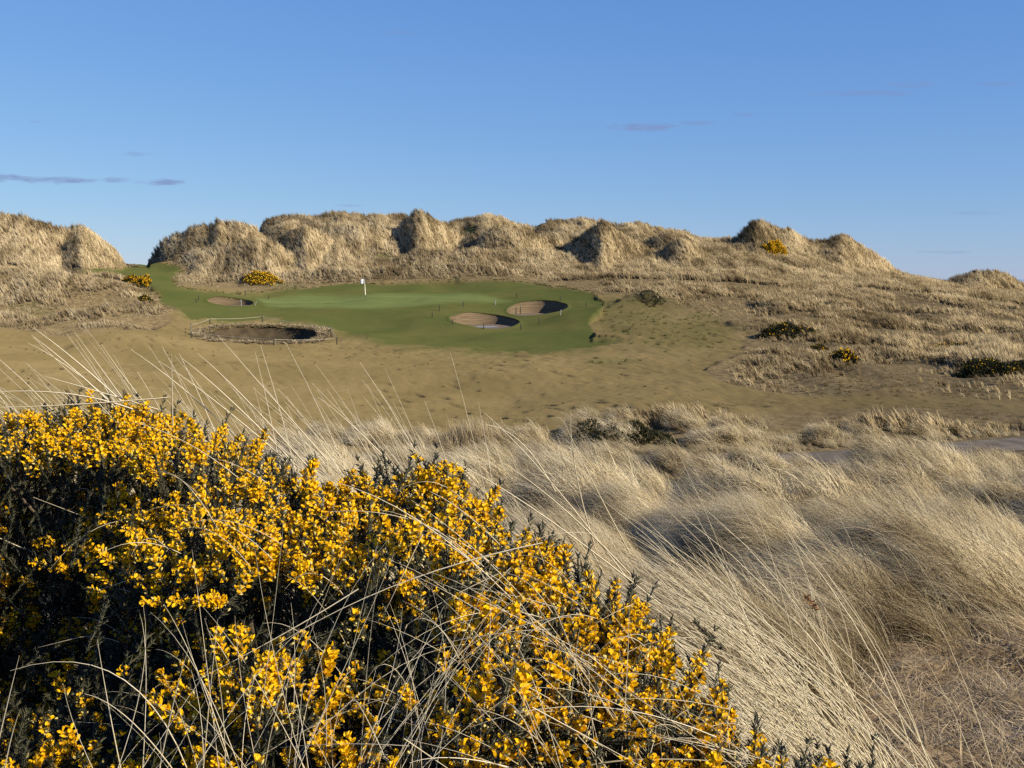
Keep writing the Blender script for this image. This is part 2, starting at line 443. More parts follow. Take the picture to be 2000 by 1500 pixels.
sand_a = np.zeros_like(XX)
d = poly_dist(PX, PY, [(1640,1420),(1760,1340),(1900,1335),(2060,1300),(2600,1300),(2600,2200),(1500,2200),(1560,1560)])
sand_a = np.where(YY < 12, sstep(-40, 60, d+60*fbm(XX/.6, YY/.6, 71, 3)), 0)
gcol = np.maximum(green_a, extra*.85)
def tussock_field(x, Y, cw, ch, seed):
    i = np.floor(x/cw); j = np.floor(Y/ch); best = np.full(x.shape, 9.0); size = np.ones(x.shape)
    for di in (-1, 0, 1):
        for dj in (-1, 0, 1):
            ii = (i+di).astype(np.int64); jj = (j+dj).astype(np.int64)
            cx = (ii+.15+.7*_h(ii, jj, seed))*cw; cy = (jj+.15+.7*_h(ii, jj, seed+1))*ch
            sz = .7+.6*_h(ii, jj, seed+2)
            d = np.hypot((x-cx)/cw, (Y-cy)/ch)/sz
            m = d < best; best = np.where(m, d, best); size = np.where(m, sz, size)
    return best, size
# roughness of the ground: hummocks of old grass, dune lumps, nubbly turf
tall = np.clip(1-fair_a-green_a, 0, 1)
nearz = sstep(3.5, 8, YY)*(1-sstep(44, 52, YY))*sstep(1.8, 3.4, pd)
Z = Z0.copy()
td1, ts1 = tussock_field(XX, YY, 1.5, 2.7, 401)
td2, ts2 = tussock_field(XX, YY, 2.3, 3.6, 411)
Z += nearz*sstep(2.5, 8, pd)*np.where(YY < 16, .55*ts1*np.clip(1-(td1/.72)**2, 0, 1), 0.75*ts2*np.clip(1-(td2/.72)**2, 0, 1))
Z += nearz*(0.45*fbm(XX/2.4, YY/3.0, 21, 3)+0.02)
Z += sstep(50, 58, YY)*(1-sstep(118, 150, YY))*tall*(0.7*fbm(XX/5.5, YY/7.5, 31, 3))
rid = np.abs(vnoise((XX+.35*YY+2.5*fbm(XX/9, YY/9, 44, 2))/5.2, YY/16, 45))*2
rid2 = np.abs(vnoise((XX+.25*YY)/2.3, YY/7, 46))*2
dface = sstep(.6, 4.0, BUMP)*sstep(138, 152, YY)
Z += dface*(0.6*(.42-rid)+.35*(.45-rid2))
Z += sstep(135, 155, YY)*tall*(0.35*fbm(XX/6.0, YY/6.0, 41, 2, .5)+0.22*fbm(XX/1.6, YY/3.0, 43, 2))
Z += sstep(48, 56, YY)*fair_a*(1-green_a)*(0.55*fbm(XX/7, YY/9, 51, 2)+0.10*fbm(XX/.75, YY/1.1, 52, 2)-.42*np.clip(vnoise((XX+.6*YY)/.55, YY/.85, 57)-.10, 0, 1)*np.clip(.4+2*fbm(XX/7, YY/8, 58, 2)+BUMP*.5, .1, 1))
Z += sand_a*.09*fbm(XX/.28, YY/.34, 73, 3)
Z += green_a*(0.9*fbm(XX/8, YY/11, 61, 2)+.10*fbm(XX/2.5, YY/3, 62, 2))*sstep(80, 95, YY)
ZG = Z

def ground(x, Y):
    x = np.asarray(x, float); Y = np.asarray(Y, float)
    return bilin(ZG, x/np.maximum(Y, .05), Y)
def on_ground(px, py, y0=3.0):
    p = raycast(px, py, ZG, y0)
    p[2] = float(ground(p[0], p[1])); return p

# visibility of the ground from about the photographer's place
SL = ZG/YY
RUN = np.maximum.accumulate(SL, axis=0)
def visible(x, Y, z, h, margin=0.006):
    rm = bilin(RUN, x/Y, np.maximum(Y-1.0, .3))
    return (z+h)/Y >= rm-margin

# ------------------------------------------------------------------ materials
def new_mat(name):
    m = bpy.data.materials.new(name); m.use_nodes = True
    nt = m.node_tree; nt.nodes.clear()
    out = node(nt, 'ShaderNodeOutputMaterial')
    return m, nt, out
def L(nt, a, b): nt.links.new(a, b)
def mixc(nt, fac, a, b, blend='MIX'):
    n = node(nt, 'ShaderNodeMix', data_type='RGBA', blend_type=blend)
    for s, v in ((n.inputs[0], fac), (n.inputs[6], a), (n.inputs[7], b)):
        if hasattr(v, 'is_linked') or hasattr(v, 'links'): nt.links.new(v, s)
        else: s.default_value = v if not isinstance(v, tuple) or len(v) == 4 else v+(1,)
    return n.outputs[2]
def mth(nt, op, a, b=None, clamp=False):
    n = node(nt, 'ShaderNodeMath', operation=op, use_clamp=clamp)
    for i, v in enumerate((a, b)):
        if v is None: continue
        if isinstance(v, (int, float)): n.inputs[i].default_value = v
        else: nt.links.new(v, n.inputs[i])
    return n.outputs[0]
def noise(nt, scale, detail=3, rough=.55, vec=None, dist=0.0):
    n = node(nt, 'ShaderNodeTexNoise', ins={'Scale': scale, 'Detail': detail, 'Roughness': rough, 'Distortion': dist})
    if vec is not None: nt.links.new(vec, n.inputs['Vector'])
    return n.outputs['Fac']
def ramp(nt, fac, stops):
    n = node(nt, 'ShaderNodeValToRGB'); cr = n.color_ramp
    while len(cr.elements) > 1: cr.elements.remove(cr.elements[-1])
    cr.elements[0].position = stops[0][0]; cr.elements[0].color = stops[0][1]+(1,)
    for p, c in stops[1:]:
        e = cr.elements.new(p); e.color = c+(1,)
    nt.links.new(fac, n.inputs[0]); return n.outputs[0]
def attr(nt, name, kind='GEOMETRY'):
    return node(nt, 'ShaderNodeAttribute', attribute_name=name, attribute_type=kind).outputs['Fac']

def grass_material(name, stops, transl=0.35, patch=0.35, patch_scale=0.25, gloss=0.0, sward=0.0):
    m, nt, out = new_mat(name)
    geo = node(nt, 'ShaderNodeNewGeometry')
    oi = node(nt, 'ShaderNodeObjectInfo')
    tone = attr(nt, 'tone', 'INSTANCER') if sward else oi.outputs['Random']
    sh = attr(nt, 'shade')
    pn = noise(nt, patch_scale, 3, .6, geo.outputs['Position'])
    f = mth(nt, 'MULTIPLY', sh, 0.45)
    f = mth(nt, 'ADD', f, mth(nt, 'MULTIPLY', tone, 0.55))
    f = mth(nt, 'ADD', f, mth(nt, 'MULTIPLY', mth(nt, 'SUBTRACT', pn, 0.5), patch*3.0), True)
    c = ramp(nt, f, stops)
    d = node(nt, 'ShaderNodeBsdfDiffuse'); t = node(nt, 'ShaderNodeBsdfTranslucent')
    L(nt, c, d.inputs[0]); L(nt, c, t.inputs[0])
    mx = node(nt, 'ShaderNodeMixShader'); mx.inputs[0].default_value = transl
    L(nt, d.outputs[0], mx.inputs[1]); L(nt, t.outputs[0], mx.inputs[2])
    res = mx.outputs[0]
    if sward:       # the mass of the sward shades like the ground it grows on
        ga_ = node(nt, 'ShaderNodeAttribute', attribute_name='gnorm', attribute_type='INSTANCER')
        d2_ = node(nt, 'ShaderNodeBsdfDiffuse'); L(nt, c, d2_.inputs[0]); L(nt, ga_.outputs['Vector'], d2_.inputs['Normal'])
        m3 = node(nt, 'ShaderNodeMixShader'); m3.inputs[0].default_value = sward
        L(nt, res, m3.inputs[1]); L(nt, d2_.outputs[0], m3.inputs[2]); res = m3.outputs[0]
    if gloss:
        g = node(nt, 'ShaderNodeBsdfGlossy'); g.inputs['Roughness'].default_value = 0.35
        m2 = node(nt, 'ShaderNodeMixShader'); m2.inputs[0].default_value = gloss
        L(nt, res, m2.inputs[1]); L(nt, g.outputs[0], m2.inputs[2]); res = m2.outputs[0]
    L(nt, res, out.inputs[0])
    return m
STRAW = [(0.0, (.13,.095,.055)), (0.3, (.25,.19,.11)), (0.6, (.40,.32,.19)), (1.0, (.56,.47,.30))]
M_marram = grass_material('marram_dry', [(0,(.08,.057,.032)),(.2,(.24,.185,.10)),(.45,(.52,.43,.265)),(1,(.86,.78,.56))], .46, .45, .7, 0, .5)
M_stalk = grass_material('stalk_dry', [(0,(.42,.35,.21)),(.4,(.62,.54,.36)),(1,(.80,.73,.54))], .25, .15, 1.0, .05)
M_dune = grass_material('marram_dune', [(0,(.085,.066,.038)),(.25,(.24,.185,.105)),(.5,(.45,.36,.215)),(1,(.76,.645,.42))], .38, .3, .1, 0, .62)
M_rough = grass_material('rough_grass', [(0,(.13,.102,.046)),(.4,(.19,.150,.074)),(.8,(.26,.208,.112)),(1,(.36,.30,.175))], .3, .3, .12, 0, .6)
M_greenish = grass_material('rough_green', [(0,(.075,.085,.03)),(.5,(.15,.15,.06)),(1,(.28,.25,.115))], .3, .2, .3, 0, .6)
M_litter = grass_material('dead_litter', [(0,(.10,.075,.045)),(.4,(.27,.21,.13)),(1,(.52,.43,.29))], .2, .25, 1.2)

M_rim = leafy_rim = grass_material('dead_turf', [(0,(.20,.155,.09)),(.4,(.44,.36,.22)),(1,(.80,.70,.48))], .35, .25, 1.5)
def ground_material():
    m, nt, out = new_mat('dune_turf')
    geo = node(nt, 'ShaderNodeNewGeometry'); pos = geo.outputs['Position']
    g = attr(nt, 'green'); f = attr(nt, 'fair'); p = attr(nt, 'putt'); s = attr(nt, 'sand')
    n1 = noise(nt, 0.13, 4, .6, pos); n2 = noise(nt, 1.7, 4, .65, pos); n3 = noise(nt, 4.0, 5, .75, pos)
    rough = ramp(nt, n2, [(.25,(.07,.053,.03)),(.5,(.13,.10,.055)),(.75,(.20,.16,.09))])
    fair = ramp(nt, n1, [(.3,(.112,.088,.039)),(.5,(.140,.108,.050)),(.7,(.170,.131,.065))])
    fair = mixc(nt, mth(nt, 'MULTIPLY', mth(nt, 'SUBTRACT', n2, .35, True), .9), fair, (.092,.077,.031))
    fair = mixc(nt, mth(nt, 'MULTIPLY', n3, .35), fair, (.165,.130,.066))
    # mown turf
    gr = ramp(nt, n1, [(.3,(.041,.055,.017)),(.5,(.054,.065,.021)),(.7,(.078,.076,.028))])
    gr = mixc(nt, mth(nt, 'MULTIPLY', n2, .6), gr, (.076,.080,.028))
    mp = node(nt, 'ShaderNodeMapping'); mp.inputs['Scale'].default_value = (.05, .9, 0)
    mp.inputs['Rotation'].default_value = (0, 0, .12)
    L(nt, pos, mp.inputs[0])
    st = noise(nt, 1.0, 2, .5, mp.outputs[0])
    pu = ramp(nt, st, [(.35,(.072,.096,.034)),(.65,(.100,.122,.048))])
    gr = mixc(nt, p, gr, pu)
    c = mixc(nt, f, rough, fair)
    c = mixc(nt, g, c, gr)
    sa = ramp(nt, n3, [(.3,(.10,.070,.036)),(.5,(.24,.175,.10)),(.7,(.40,.31,.19))])
    c = mixc(nt, s, c, sa)
    b = node(nt, 'ShaderNodeBsdfDiffuse', ins={'Roughness': 1.0})
    L(nt, c, b.inputs[0])
    bp = node(nt, 'ShaderNodeBump', ins={'Strength': .5, 'Distance': .12})
    hh = mth(nt, 'ADD', mth(nt, 'MULTIPLY', n2, mth(nt, 'SUBTRACT', 1.0, g)), mth(nt, 'MULTIPLY', n3, .25))
    L(nt, hh, bp.inputs['Height']); L(nt, bp.outputs[0], b.inputs['Normal'])
    L(nt, b.outputs[0], out.inputs[0])
    return m
M_ground = ground_material()

def plain(name, col, rough=.7, var=.2, scale=8.0, spec=.3, transl=0):
    m, nt, out = new_mat(name)
    tc = node(nt, 'ShaderNodeNewGeometry')
    n = noise(nt, scale, 4, .6, tc.outputs['Position'])
    lo = tuple(c*(1-var) for c in col); hi = tuple(min(1, c*(1+var)) for c in col)
    c = ramp(nt, n, [(.3, lo), (.7, hi)])
    b = node(nt, 'ShaderNodeBsdfPrincipled', ins={'Roughness': rough, 'Specular IOR Level': spec})
    L(nt, c, b.inputs['Base Color']); res = b.outputs[0]
    if transl:
        t = node(nt, 'ShaderNodeBsdfTranslucent'); L(nt, c, t.inputs[0])
        mx = node(nt, 'ShaderNodeMixShader'); mx.inputs[0].default_value = transl
        L(nt, res, mx.inputs[1]); L(nt, t.outputs[0], mx.inputs[2]); res = mx.outputs[0]
    L(nt, res, out.inputs[0])
    return m
M_path = plain('path_tarmac', (.125,.108,.086), 1.0, .38, .9, .03)
M_post = plain('post_dark', (.028,.032,.02), .7, .3, 5)
M_postpale = plain('post_pale', (.20,.20,.18), .6, .2, 5)
M_rope = plain('rope', (.48,.45,.36), .8, .2, 5)
M_flag = plain('flag_cloth', (.86,.86,.88), .8, .04, 3, .2, .25)
M_polew = plain('pole_pale', (.72,.70,.52), .4, .05, 3)
M_poled = plain('pole_dark', (.10,.085,.05), .5, .1, 3)
M_wood = plain('gorse_wood', (.10,.075,.05), .9, .4, 30)
M_seed = plain('seed_brown', (.28,.17,.09), .9, .4, 60, .1, .2)
M_water = plain('sea', (.20,.33,.50), .35, .06, .01, .5)

def sod_material():
    m, nt, out = new_mat('stacked_sod')
    geo = node(nt, 'ShaderNodeNewGeometry'); pos = geo.outputs['Position']
    mp = node(nt, 'ShaderNodeMapping'); mp.inputs['Scale'].default_value = (.5, .5, 9)
    L(nt, pos, mp.inputs[0])
    n1 = noise(nt, 1.0, 3, .6, mp.outputs[0], .3); n2 = noise(nt, 6.0, 3, .6, pos)
    c = ramp(nt, n1, [(.3,(.058,.042,.026)),(.5,(.105,.078,.049)),(.7,(.150,.114,.073))])
    c = mixc(nt, mth(nt, 'MULTIPLY', n2, .5), c, (.135,.105,.065))
    b = node(nt, 'ShaderNodeBsdfDiffuse'); L(nt, c, b.inputs[0])
    bp = node(nt, 'ShaderNodeBump', ins={'Strength': .6, 'Distance': .08}); L(nt, n1, bp.inputs['Height'])
    L(nt, bp.outputs[0], b.inputs['Normal']); L(nt, b.outputs[0], out.inputs[0])
    return m
M_sod = sod_material()
M_sand = plain('bunker_sand', (.15,.115,.078), .95, .15, 4, .1)
M_oldsod = plain('old_sod', (.055,.043,.026), .95, .4, 1.5, .1)

def leafy(name, stops, transl, rough=.5, spec=.3):
    m, nt, out = new_mat(name)
    c = ramp(nt, attr(nt, 'shade'), stops)
    b = node(nt, 'ShaderNodeBsdfPrincipled', ins={'Roughness': rough, 'Specular IOR Level': spec})
    t = node(nt, 'ShaderNodeBsdfTranslucent')
    L(nt, c, b.inputs['Base Color']); L(nt, c, t.inputs[0])
    mx = node(nt, 'ShaderNodeMixShader'); mx.inputs[0].default_value = transl
    L(nt, b.outputs[0], mx.inputs[1]); L(nt, t.outputs[0], mx.inputs[2]); L(nt, mx.outputs[0], out.inputs[0])
    return m
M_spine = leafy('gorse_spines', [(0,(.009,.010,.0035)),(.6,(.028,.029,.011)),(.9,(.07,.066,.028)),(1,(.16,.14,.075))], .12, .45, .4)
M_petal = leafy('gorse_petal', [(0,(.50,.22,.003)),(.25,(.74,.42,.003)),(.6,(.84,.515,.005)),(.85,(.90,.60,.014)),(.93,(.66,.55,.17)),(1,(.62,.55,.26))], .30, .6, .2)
M_farspine = leafy('gorse_far', [(0,(.016,.020,.008)),(.6,(.038,.042,.016)),(1,(.10,.085,.04))], .15, .6, .2)

# ------------------------------------------------------------------ ground sheets
BUNKERS = [  # left, right, back, front pixels of the opening
 dict(l=(406,595), r=(493,593), b=(458,582.5), f=(450,599), depth=.2 ),
 dict(l=(400,652), r=(626,656), b=(520,637), f=(520,672), depth=1.1),
 dict(l=(878,625), r=(1015,632), b=(940,611.5), f=(946,643), depth=.2 ),
 dict(l=(990,597), r=(1109,605), b=(1045,587), f=(1060,615.5), depth=.2 ),
]
for b in BUNKERS:
    pl, pr, pb, pf = [raycast(*b[k], ZG, 60) for k in 'lrbf']
    b['cy'] = (pb[1]+pf[1])/2; b['ry'] = (pb[1]-pf[1])/2
    cpx = ((b['l'][0]+b['r'][0])/2); pc = (b['l'][1]+b['r'][1])/2
    b['cx'] = float(u_px(cpx, pc))*b['cy']; b['rx'] = (b['r'][0]-b['l'][0])/2/F*b['cy']
    b['pf'] = pf; b['pb'] = pb
    print('bunker', round(b['cx'],1), round(b['cy'],1), round(b['rx'],2), round(b['ry'],2))
    th = np.linspace(0, 2*math.pi, 97)[:-1]
    b['ring'] = np.stack([b['cx']+b['rx']*np.cos(th), b['cy']+b['ry']*np.sin(th)], 1)
nr, nc = XX.shape
hole = np.zeros(XX.shape, bool)
for b in BUNKERS:
    hole |= np.hypot((XX-b['cx'])/(b['rx']*1.01), (YY-b['cy'])/(b['ry']*1.01)) < 1
idx = np.arange(nr*nc).reshape(nr, nc)
Q = np.stack([idx[:-1,:-1], idx[:-1,1:], idx[1:,1:], idx[1:,:-1]], -1).reshape(-1, 4)
hq = (hole[:-1,:-1] & hole[:-1,1:] & hole[1:,1:] & hole[1:,:-1]).ravel()
gq = (green_a[:-1,:-1] > .5).ravel() & (YY[:-1,:-1] > 85).ravel() & (YY[:-1,:-1] < 200).ravel()
V = np.stack([XX, YY, ZG], -1).reshape(-1, 3)
ATT = dict(green=gcol.ravel(), fair=fair_a.ravel(), putt=putt_a.ravel(), sand=sand_a.ravel())
def submesh(name, sel):
    q = Q[sel]; used = np.zeros(nr*nc, bool); used[q.ravel()] = True
    remap = np.cumsum(used)-1
    return mesh_np(name, V[used], None, remap[q], {k: a[used] for k, a in ATT.items()})
tag(obj('ground', submesh('ground', ~hq & ~gq), M_ground), kind='structure')
tag(obj('putting_green', submesh('putting_green', ~hq & gq), M_ground), kind='structure')
# path sheet
tn = np.gradient(path_c[:, :2], axis=0); tn /= np.linalg.norm(tn, axis=1)[:, None]
nrm = np.stack([-tn[:, 1], tn[:, 0]], 1)
offs = np.linspace(-1.4, 1.4, 15)
pp = path_c[:, None, :2] + offs[None, :, None]*nrm[:, None, :]
wob = np.ones_like(offs); 
pzv = ground(pp[..., 0], pp[..., 1]) + 0.03 + 0.03*(1-(offs/1.4)**2)[None, :]
PV = np.concatenate([pp, pzv[..., None]], -1).reshape(-1, 3)
pi = np.arange(len(path_c)*15).reshape(-1, 15)
tag(obj('path', mesh_np('path', PV, None, np.stack([pi[:-1,:-1], pi[:-1,1:], pi[1:,1:], pi[1:,:-1]], -1).reshape(-1, 4)), M_path), kind='structure')
# sea
s = 45000.0
tag(obj('water', mesh_np('water', [(-s,250,-15.0),(s,250,-15.0),(s,s,-15.0),(-s,s,-15.0)], None, [(0,1,2,3)]), M_water), kind='structure')

# ------------------------------------------------------------------ grass tufts
def make_clump(seed, n, lmin, lmax, width, radius, lean0, bend, spread, seg=5, upright=0.0, grad=1.0, tone=.28):
    r = np.random.default_rng(seed)
    Vs, Qs, A = [], [], []
    for k in range(n):
        a = r.uniform(0, 2*math.pi); rr = radius*math.sqrt(r.random())
        base = np.array([rr*math.cos(a), rr*math.sin(a), -0.06])
        Lb = r.uniform(lmin, lmax)
        az = math.pi + r.normal(0, spread)
        th0 = max(0, r.normal(lean0, .18)); th1 = th0 + bend*r.uniform(.5, 1.4)
        if r.random() < upright: th1 = th0 + .15
        p = base.copy(); pts = [p.copy()]
        azk = az + r.normal(0, .12)
        for i in range(seg):
            t = (i+.5)/seg
            th = th0 + (th1-th0)*t**1.2
            azz = az + (azk-az)*t
            p = p + Lb/seg*np.array([math.sin(th)*math.cos(azz), math.sin(th)*math.sin(azz), math.cos(th)])
            pts.append(p.copy())
        pts = np.array(pts)
        w = width*r.uniform(.7, 1.3)*(1-np.linspace(0, 1, seg+1)**2.2*.85)
        fa = r.uniform(0, math.pi); side = np.array([math.cos(fa), math.sin(fa), r.normal(0, .3)])
        side /= np.linalg.norm(side)
        l = pts-side*w[:, None]/2; q = pts+side*w[:, None]/2
        n0 = sum(len(v) for v in Vs)
        Vs.append(np.stack([l, q], 1).reshape(-1, 3))
        for i in range(seg):
            Qs.append((n0+2*i, n0+2*i+1, n0+2*i+3, n0+2*i+2))
        sh = np.clip(r.normal(.5, tone), 0, 1)
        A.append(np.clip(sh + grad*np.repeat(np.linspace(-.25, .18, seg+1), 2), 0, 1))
    return np.concatenate(Vs), np.array(Qs), np.concatenate(A)
def variants(cname, nvar, mat, **kw):
    c = bpy.data.collections.new(cname)
    for k in range(nvar):
        Vv, Qv, Av = make_clump(100+k+hash(cname) % 7, **kw)
        me = mesh_np('tuft', Vv, None, Qv, {'shade': Av})
        o = obj('%s_%02d' % (cname, k), me, mat, link=False)
        c.objects.link(o)
    return c
def gn_instances(name, pts, rot, scl, coll, nvar, kind='stuff', gnorm=None, tone=None):
    me = bpy.data.meshes.new(name)
    n = len(pts)
    me.vertices.add(n); me.vertices.foreach_set('co', np.asarray(pts, np.float32).ravel())
    a = me.attributes.new('rot', 'FLOAT_VECTOR', 'POINT'); a.data.foreach_set('vector', np.asarray(rot, np.float32).ravel())
    a = me.attributes.new('scl', 'FLOAT_VECTOR', 'POINT'); a.data.foreach_set('vector', np.asarray(scl, np.float32).ravel())
    a = me.attributes.new('gnorm', 'FLOAT_VECTOR', 'POINT'); a.data.foreach_set('vector', np.asarray(gnorm, np.float32).ravel())
    a = me.attributes.new('tone', 'FLOAT', 'POINT'); a.data.foreach_set('value', np.asarray(tone, np.float32))
    a = me.attributes.new('idx', 'INT', 'POINT'); a.data.foreach_set('value', rng.integers(0, nvar, n).astype(np.int32))
    o = bpy.data.objects.new(name, me); COL.objects.link(o)
    ng = bpy.data.node_groups.new(name, 'GeometryNodeTree')
    ng.interface.new_socket('Geometry', in_out='INPUT', socket_type='NodeSocketGeometry')
    ng.interface.new_socket('Geometry', in_out='OUTPUT', socket_type='NodeSocketGeometry')
    gi = ng.nodes.new('NodeGroupInput'); go = ng.nodes.new('NodeGroupOutput')
    ip = ng.nodes.new('GeometryNodeInstanceOnPoints')
    ci = ng.nodes.new('GeometryNodeCollectionInfo')
    ci.inputs['Collection'].default_value = coll
    ci.inputs['Separate Children'].default_value = True
    ci.inputs['Reset Children'].default_value = True
    def na(nm, dt):
        x = ng.nodes.new('GeometryNodeInputNamedAttribute'); x.data_type = dt; x.inputs['Name'].default_value = nm
        return x.outputs['Attribute']
    e2r = ng.nodes.new('FunctionNodeEulerToRotation')
    ng.links.new(na('rot', 'FLOAT_VECTOR'), e2r.inputs[0])
    ng.links.new(gi.outputs[0], ip.inputs['Points'])
    ng.links.new(ci.outputs[0], ip.inputs['Instance'])
    ip.inputs['Pick Instance'].default_value = True
    ng.links.new(na('idx', 'INT'), ip.inputs['Instance Index'])
    ng.links.new(e2r.outputs[0], ip.inputs['Rotation'])
    ng.links.new(na('scl', 'FLOAT_VECTOR'), ip.inputs['Scale'])
    ng.links.new(ip.outputs[0], go.inputs[0])
    md = o.modifiers.new('scatter', 'NODES'); md.node_group = ng
    tag(o, kind=kind)
    print(name, n)
    return o

def sample(n, y0, y1, umax=0.6):
    Y = np.sqrt(rng.random(n)*(y1*y1-y0*y0)+y0*y0)
    u = rng.uniform(-umax, umax, n)
    return u*Y, Y
def fairness(x, Y):
    u = x/Y
    return bilin(fair_a, u, Y), np.maximum(bilin(green_a, u, Y), 0)
def in_bunker(x, Y, k=1.1):
    r = np.zeros(x.shape, bool)
    for b in BUNKERS:
        r |= np.hypot((x-b['cx'])/(b['rx']*k), (Y-b['cy'])/(b['ry']*k)) < 1
    return r
def scatter(name, x, Y, smin, smax, coll, nvar, label, cat, flat=None, rz=.35, hs=None, fl=1.1, streak=0.0):
    z = ground(x, Y)
    flow = fl*fbm(x/np.maximum(1.5, Y*.08), Y/np.maximum(1.5, Y*.08), 77, 2)
    rot = np.stack([rng.normal(0, .08, len(x)), rng.normal(0, .10, len(x)), flow+rng.normal(0, rz, len(x))], 1)
    s = rng.uniform(smin, smax, len(x))
    if hs is not None: s = s*hs
    scl = np.stack([s, s, s*(flat if flat is not None else 1)*rng.uniform(.85, 1.15, len(x))], 1)
    e = np.clip(Y*.006, .12, .6)
    gx_ = (ground(x+e, Y)-ground(x-e, Y))/(2*e); gy_ = (ground(x, Y+e)-ground(x, Y-e))/(2*e)
    gnv = np.stack([-gx_, -gy_, np.ones(len(x))], 1); gnv /= np.linalg.norm(gnv, axis=1)[:, None]
    o = gn_instances(name, np.stack([x, Y, z], 1), rot, scl, coll, nvar, gnorm=gnv,
                     tone=np.clip(.5+(rng.random(len(x))-.5)*(1-streak*.55)+streak*(1.0*fbm((x+.45*z)/.75, z/2.6+Y/9, 141, 2)+.5*fbm(x/5, Y/6, 143, 2)), 0, 1))
    tag(o, label, cat)
    return o

# -- long wispy marram between the bush and the path
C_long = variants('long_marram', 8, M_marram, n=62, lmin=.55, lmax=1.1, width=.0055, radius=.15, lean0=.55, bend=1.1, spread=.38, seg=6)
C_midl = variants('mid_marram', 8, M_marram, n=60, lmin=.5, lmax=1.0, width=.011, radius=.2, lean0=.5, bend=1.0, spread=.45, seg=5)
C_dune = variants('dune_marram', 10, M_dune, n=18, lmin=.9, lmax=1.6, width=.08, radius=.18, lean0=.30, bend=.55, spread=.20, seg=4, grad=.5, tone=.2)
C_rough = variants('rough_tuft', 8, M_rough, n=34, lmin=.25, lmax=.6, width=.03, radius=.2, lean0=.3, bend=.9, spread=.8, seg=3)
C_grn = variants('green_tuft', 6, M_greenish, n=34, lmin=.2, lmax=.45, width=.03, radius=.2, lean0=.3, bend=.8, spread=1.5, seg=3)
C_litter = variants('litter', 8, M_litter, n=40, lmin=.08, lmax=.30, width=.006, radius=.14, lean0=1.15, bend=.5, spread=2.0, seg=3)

def bush_edge_px(py):
    pass
def near_mask(x, Y):
    z = ground(x, Y); px, py = project(x, Y, z)
    pdv, _ = path_dist(x, Y)
    sa = bilin(sand_a, x/Y, Y)
    return px, py, pdv, sa
# zone 1: Y 2.3 - 16
x, Y = sample(18000, 2.3, 16, .62)
px, py, pdv, sa = near_mask(x, Y)
keep = (rng.random(len(x)) > sa*1.15) & ((px > 700) | (Y > 3.2)) & ~((Y < 3.0) & (px < 1500))
hum = fbm(x/1.1, Y/1.3, 91, 2)
td, ts = tussock_field(x, Y, 1.5, 2.7, 401)
keep &= (td < .66+.1*rng.random(len(x)))
hs = np.clip((1.05-2.0*td**2)*(.7+.35*ts)+.22*hum, .20, 1.1)
hs = np.where(px < 1500-Y*20, np.maximum(hs, .75), hs)
x, Y, hs = x[keep], Y[keep], hs[keep]
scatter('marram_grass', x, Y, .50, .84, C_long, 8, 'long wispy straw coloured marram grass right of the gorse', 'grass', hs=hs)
# zone 2: Y 16 - 47
x, Y = sample(22000, 16, 49, .62)
px, py, pdv, sa = near_mask(x, Y)
fa, ga = fairness(x, Y)
hum = fbm(x/2.2, Y/2.6, 93, 2)
keep = (pdv > 1.7+rng.random(len(x))*.7) & (px > 560) & (hum > -.26) & (fa < .5)
pyc = np.interp(x, path_c[:, 0], path_c[:, 1])
lowv = np.where((pdv < 8) & (Y < pyc) & (px > 1480), (.26+.74*sstep(3.5, 8, pdv))*(1+.6*(hum > .12)), np.where(pdv < 3.0, .6, 1.0))
td, ts = tussock_field(x, Y, 2.3, 3.6, 411)
keep &= ~((px > 1480) & (Y < pyc) & (pdv < 7) & (rng.random(len(x)) < .75))
keep &= td < .66+.1*rng.random(len(x))
hs = np.clip((1.2-2.1*td**2)*(.75+.3*ts)+.3*hum, .22, 1.25)*lowv
x, Y, hs = x[keep], Y[keep], hs[keep]
scatter('marram_grass', x, Y, .7, 1.15, C_midl, 8, 'tussocky dry marram grass on the slope above the path', 'grass', hs=hs)
# zone 3: slopes Y 48 - 150
x, Y = sample(120000, 48, 152, .6)
z = ground(x, Y); px, py = project(x, Y, z)
fa, ga = fairness(x, Y); pdv, _ = path_dist(x, Y)
vis = visible(x, Y, z, 1.0)
hum = fbm(x/4.5, Y/6.0, 95, 3)
dens = np.clip(1-fa*1.25, 0, 1)*np.clip(.62+1.6*hum, .12, 1)
olive = np.maximum(bilin(extra, x/Y, Y), 0)
dens *= 1-.8*np.clip(olive, 0, 1)
fdx = bilin(fdist, x/Y, Y)+np.where(px > 1150, 60, 18)*fbm(x/5, Y/6, 131, 3)
dthin = rng.random(len(x)) < np.where(px > 1150, .12+.88*sstep(-5, 95, -fdx), 1)
ramp_h = .34+.66*sstep(0, np.where(px < 420, 42.0, 75.0), -fdx)
keep = vis & dthin & (rng.random(len(x)) < dens) & (ga < .2) & (pdv > 2.2) & ~in_bunker(x, Y, 1.6)
hs = np.clip(.58+1.0*hum, .28, 1.0)*ramp_h
hs = np.where((px > 420) & (px < 1180) & (Y > 115), hs*.62, hs)
hs = np.where(px < 420, hs*.85, hs)
x, Y, hs = x[keep], Y[keep], hs[keep]
scatter('dune_grass', x, Y, .6, 1.05, C_dune, 10, 'pale tufted grass covering the slopes around the green', 'grass', hs=hs, rz=.25, fl=.7, streak=.8)
